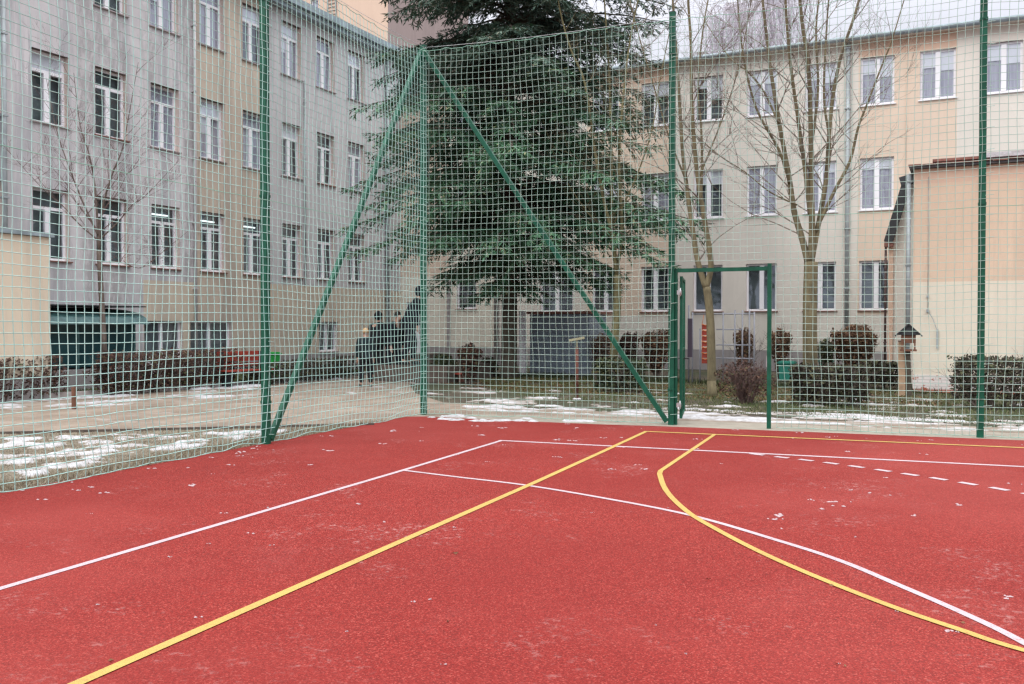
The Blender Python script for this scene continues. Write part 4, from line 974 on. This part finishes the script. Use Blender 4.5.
# bench and hoop on the left
bn = thing('bench', 'faded red bench in front of the long red-brown hedge', 'bench', G(226, 385)+Vector((.75, -.1, 0)), R_(76))
for k, (y, z, h_) in enumerate(((0, .42, .03), (.14, .42, .03), (.28, .42, .03))): pass
b = MB(); [b.box(-.75, .75, y, y+.11, .40, .435) for y in (-.2, -.06, .08)]; b.build('seat', M['red_paint'], bn)
b = MB(); [b.box(-.75, .75, .22, .25, z, z+.11) for z in (.50, .65, .80)]; b.build('backrest', M['red_paint'], bn)
for x in (-.6, .6):
    b = MB(); b.box(x-.03, x+.03, -.18, .18, 0, .39); b.box(x-.03, x+.03, .18, .215, 0, .9); b.build('leg', M['dark_metal'], bn)
hp = thing('bicycle_rack', 'dark metal hoop rack beside the red bench', 'bicycle rack', G(251, 384)+Vector((.4, 0, 0)), R_(76))
for x in (-.28, .12):
    b = MB(); b.tube([(x+.18*math.cos(a)-.0, 0, .22+.16*math.sin(a)) for a in [math.pi*k/10 for k in range(11)]], .02, 6); b.tube([(x+.18, 0, .22), (x+.18, 0, 0)], .02, 6); b.tube([(x-.18, 0, .22), (x-.18, 0, 0)], .02, 6); b.build('hoop', M['dark_metal'], hp)
b = MB(); b.bar((0, 0, 0), (0, 0, .42), .06); o = b.build('marker_peg', M['wood_dark'], loc=G(74, 409)); tag(o, 'short dark peg in the grass before the glazed porch', 'peg')
rb = thing('bench', 'low red bench before the dark green bush right of the corner post', 'bench', G(452, 382), -.05)
MB().box(-.36, .36, -.12, .12, .22, .26).build('seat', M['red_paint'], rb)
for x in (-.3, .3): MB().box(x-.03, x+.03, -.10, .10, 0, .219).build('leg', M['rust'], rb)
MB().box(.31, .36, .08, .12, .265, .5).build('armrest', M['red_paint'], rb)
# ------------------------------------------------------------------ people
def skin_mesh(name, verts, edges, radii, mat, parent, sub=1):
    me = bpy.data.meshes.new(name); me.from_pydata([tuple(v) for v in verts], edges, []); me.update()
    o = bpy.data.objects.new(name, me); col.objects.link(o)
    md = o.modifiers.new('skin', 'SKIN'); md.use_smooth_shade = True
    if not me.skin_vertices: me.attributes  # layer is made by the modifier
    sv = me.skin_vertices[0].data if len(me.skin_vertices) else None
    if sv is None:
        bpy.context.view_layer.objects.active = o; o.select_set(True); bpy.ops.mesh.customdata_skin_add(); sv = me.skin_vertices[0].data
    for i, r in enumerate(radii):
        sv[i].radius = r if hasattr(r, '__len__') else (r, r); sv[i].use_root = (i == 0)
    s = o.modifiers.new('sub', 'SUBSURF'); s.levels = sub; s.render_levels = sub
    bpy.context.view_layer.update()
    dg = bpy.context.evaluated_depsgraph_get(); nm = bpy.data.meshes.new_from_object(o.evaluated_get(dg), depsgraph=dg)
    o.modifiers.clear(); o.data = nm; nm.materials.clear(); nm.materials.append(mat)
    for p in nm.polygons: p.use_smooth = True
    o.parent = parent; return o
def person(label, loc, rz, scale, lean, arms, stance, jacket, trousers, head, group='people standing by the doorstep'):
    t = thing('person', label, 'person', loc, rz, group); t.scale = (scale*1.12, scale*1.12, scale)
    L = R_(lean); pel = Vector((0, 0, .96))
    def U(x, y, z):                                    # upper body point, leaning forward (-y)
        p = Vector((x, y, z))-pel; c, s = math.cos(L), math.sin(L); return pel+Vector((p.x, p.y*c-p.z*s, p.y*s+p.z*c))
    hip = lambda s: Vector((.10*s, 0, .90)); fy = stance
    knee = lambda s: Vector((.11*s, -.05-fy*s*.5, .50)); ank = lambda s: Vector((.12*s, .03-fy*s, .085)); toe = lambda s: Vector((.14*s, -.13-fy*s, .05))
    sh = lambda s: U(.19*s, 0, 1.44)
    V = [pel, U(0, 0, 1.18), U(0, 0, 1.38), U(0, .0, 1.50), U(0, -.01, 1.58), U(0, -.02, 1.66), U(0, -.01, 1.74), U(0, -.115, 1.64)]
    Rd = [(.15, .11), (.14, .105), (.16, .11), .06, .06, (.078, .092), (.066, .08), .014]
    E = [(0, 1), (1, 2), (2, 3), (3, 4), (4, 5), (5, 6), (5, 7)]
    def chain(start, pts, rs):
        k = start
        for p, r in zip(pts, rs): V.append(p); Rd.append(r); E.append((k, len(V)-1)); k = len(V)-1
        return k
    arm = {}
    for s, pose in ((-1, arms[0]), (1, arms[1])):
        S = sh(s); el = S+Vector(pose[0]); wr = el+Vector(pose[1]); d = (wr-el).normalized(); ha = wr+d*.08
        k = chain(2, [S, el, wr, ha], [.062, .045, .03, (.040, .018)]); arm[s] = (S, el, wr)
        px = d.cross(Vector((0, 1, 0))); px = px.normalized() if px.length > .1 else Vector((1, 0, 0))
        for q, ln in ((-1.5, .06), (-.5, .075), (.5, .07), (1.5, .055)):
            f0 = ha+px*(q*.018)+d*.02; chain(k, [f0+d*ln*.5, f0+d*ln+Vector((0, -.02, 0))], [.009, .008])
        chain(k-1 if False else k, [ha+px*.045*(-s)-d*.01, ha+px*.06*(-s)+d*.035], [.011, .009])
    for s in (-1, 1): chain(0, [hip(s), knee(s), ank(s), toe(s)], [.085, .055, .038, (.036, .028)])
    skin_mesh('body', V, E, Rd, M['skin'], t, 1)
    # clothes
    V2 = [U(0, 0, 1.20), U(0, .005, .92), U(0, .01, .80), U(0, 0, 1.36), U(0, -.005, 1.545)]; R2 = [(.20, .16), (.21, .17), (.20, .16), (.21, .155), (.088, .085)]; E2 = [(0, 1), (1, 2), (0, 3), (3, 4)]
    for s in (-1, 1):
        S, el, wr = arm[s]; k = 3
        for p, r in ((S, .088), (el, .070), (wr, .052)): V2.append(p); R2.append(r); E2.append((k, len(V2)-1)); k = len(V2)-1
    skin_mesh('jacket', V2, E2, R2, jacket, t, 1)
    V3 = [Vector((0, 0, .92))]; R3 = [(.165, .125)]; E3 = []
    for s in (-1, 1):
        k = 0
        for p, r in ((hip(s), .11), (knee(s), .082), (ank(s)+Vector((0, 0, .03)), .062)): V3.append(p); R3.append(r); E3.append((k, len(V3)-1)); k = len(V3)-1
    skin_mesh('trousers', V3, E3, R3, trousers, t, 1)
    for s in (-1, 1):
        skin_mesh('shoe', [ank(s)+Vector((0, .03, -.03)), toe(s)+Vector((0, 0, 0))], [(0, 1)], [(.05, .055), (.05, .045)], M['black'], t, 1)
    hn, hm, hr_ = head
    hb = MB(); c0 = U(0, .006, 1.70); na, nb_ = 12, 10; k0 = 0
    for a in range(nb_+1):
        th = math.pi*a/nb_
        for b_ in range(na):
            ph = 2*math.pi*b_/na; x, y, z = math.sin(th)*math.cos(ph)*hr_*.95, math.sin(th)*math.sin(ph)*hr_*1.1, math.cos(th)*hr_*1.25
            if y < 0 and z < .02: y *= .45                     # open at the face
            if z < -.03 and hn != 'hood': z = -.03
            hb.v.append(tuple(c0+Vector((x, y+.012, z))))
    for a in range(nb_):
        for b_ in range(na): hb.face([a*na+b_, (a+1)*na+b_, (a+1)*na+(b_+1) % na, a*na+(b_+1) % na], 0, True)
    hb.build(hn, hm, t)
    return t
dn = ((-.03, .02, -.29), (-.0, -.03, -.25)); fwd = ((-.04, -.12, -.24), (.05, -.22, -.08)); dn2 = ((.03, .02, -.29), (0, -.03, -.25)); fwd2 = ((.04, -.12, -.24), (-.05, -.22, -.08))
facing = YAW+R_(180)
person('child in dark teal coat and light tan hat, leftmost of the people', G(366, 387), YAW+R_(200), .84, 4, (dn, dn2), .04, M['teal_cloth'], M['black_cloth'], ('hat', M['tan_wool'], .098))
person('person in black hooded coat standing behind the child in the tan hat', G(377, 380), YAW+R_(150), 1.10, 6, (dn, fwd2), .05, M['black_cloth'], M['black_cloth'], ('hood', M['black_cloth'], .105))
person('person in navy jacket bending forward between the hooded person and the doorstep', G(392.5, 380), YAW+R_(60), 1.12, 14, (dn, dn2), .12, M['navy'], M['jeans'], ('hair', M['hair'], .086))
ds = RB.matrix_world if False else None
pD = FOOT+DEP*(33.2-4.0)+LAT*(-19.6)
pq = at(409, 380, 27.0); person('large person in bulky navy coat leaning forward on the steps behind the corner post', (pq.x, pq.y, .45), YAW+R_(95), 1.28, 20, (dn, dn2), .1, M['navy'], M['jeans'], ('hood', M['navy'], .11))
# the slab that person stands on
o = MB().box(-1.1, 1.3, -.7, 2.3, 0, .45).build('concrete_slab', M['kerb_dark'], loc=(pq.x+.3, pq.y+.1, 0), rz=-DB); tag(o, 'low concrete slab under the large person by the corner door', 'slab')
# ------------------------------------------------------------------ light
w = bpy.data.worlds.new('World'); scene.world = w; w.use_nodes = True; nt = w.node_tree; bg = nt.nodes['Background']
SE, SR = R_(38), R_(215)
sky = nt.nodes.new('ShaderNodeTexSky'); sky.sky_type = 'NISHITA'; sky.sun_disc = False; sky.sun_elevation = SE; sky.sun_rotation = SR; sky.dust_density = 6; sky.air_density = 1; sky.ozone_density = 1
tc = nt.nodes.new('ShaderNodeTexCoord'); sx = nt.nodes.new('ShaderNodeSeparateXYZ'); nt.links.new(tc.outputs['Generated'], sx.inputs[0])
rp = nt.nodes.new('ShaderNodeValToRGB'); e = rp.color_ramp.elements
e[0].position = .0; e[0].color = (.78, .82, .92, 1); e[1].position = 1; e[1].color = (1, 1, 1, 1)
m_ = e.new(.35); m_.color = (.86, .87, .96, 1)
cn = nt.nodes.new('ShaderNodeTexNoise'); cn.inputs['Scale'].default_value = 3.0; cn.inputs['Detail'].default_value = 5; nt.links.new(tc.outputs['Generated'], cn.inputs['Vector'])
nt.links.new(sx.outputs['Z'], rp.inputs[0])
mr = nt.nodes.new('ShaderNodeMapRange'); nt.links.new(sx.outputs['Z'], mr.inputs[0]); mr.inputs[1].default_value = .28; mr.inputs[2].default_value = 1; mr.inputs[3].default_value = 10.8; mr.inputs[4].default_value = 38
mc = nt.nodes.new('ShaderNodeMapRange'); nt.links.new(cn.outputs['Fac'], mc.inputs[0]); mc.inputs[1].default_value = .3; mc.inputs[2].default_value = .7; mc.inputs[3].default_value = .94; mc.inputs[4].default_value = 1.06
mu = nt.nodes.new('ShaderNodeMath'); mu.operation = 'MULTIPLY'; nt.links.new(mr.outputs[0], mu.inputs[0]); nt.links.new(mc.outputs[0], mu.inputs[1])
vm = nt.nodes.new('ShaderNodeVectorMath'); vm.operation = 'SCALE'; nt.links.new(rp.outputs[0], vm.inputs[0]); nt.links.new(mu.outputs[0], vm.inputs['Scale'])
mx = nt.nodes.new('ShaderNodeMix'); mx.data_type = 'RGBA'; mx.inputs[0].default_value = .93
nt.links.new(sky.outputs[0], mx.inputs[6]); nt.links.new(vm.outputs[0], mx.inputs[7]); nt.links.new(mx.outputs[2], bg.inputs[0]); bg.inputs[1].default_value = .1
sd = bpy.data.lights.new('sun', 'SUN'); sd.energy = 1.0; sd.angle = R_(30); sd.color = (1, .97, .93); so = bpy.data.objects.new('sun', sd); col.objects.link(so)
# sky rotation is measured clockwise from +Y
az = SR; dsun = Vector((math.sin(az)*math.cos(SE), math.cos(az)*math.cos(SE), math.sin(SE)))
so.rotation_euler = dsun.to_track_quat('Z', 'Y').to_euler()
scene.view_settings.view_transform = 'Standard'; scene.view_settings.look = 'None'; scene.view_settings.exposure = 0
scene.render.engine = 'CYCLES'; scene.cycles.use_denoising = True; scene.cycles.max_bounces = 6; scene.cycles.diffuse_bounces = 3; scene.cycles.transparent_max_bounces = 8
scene.cycles.use_adaptive_sampling = False; scene.cycles.filter_width = 1.4
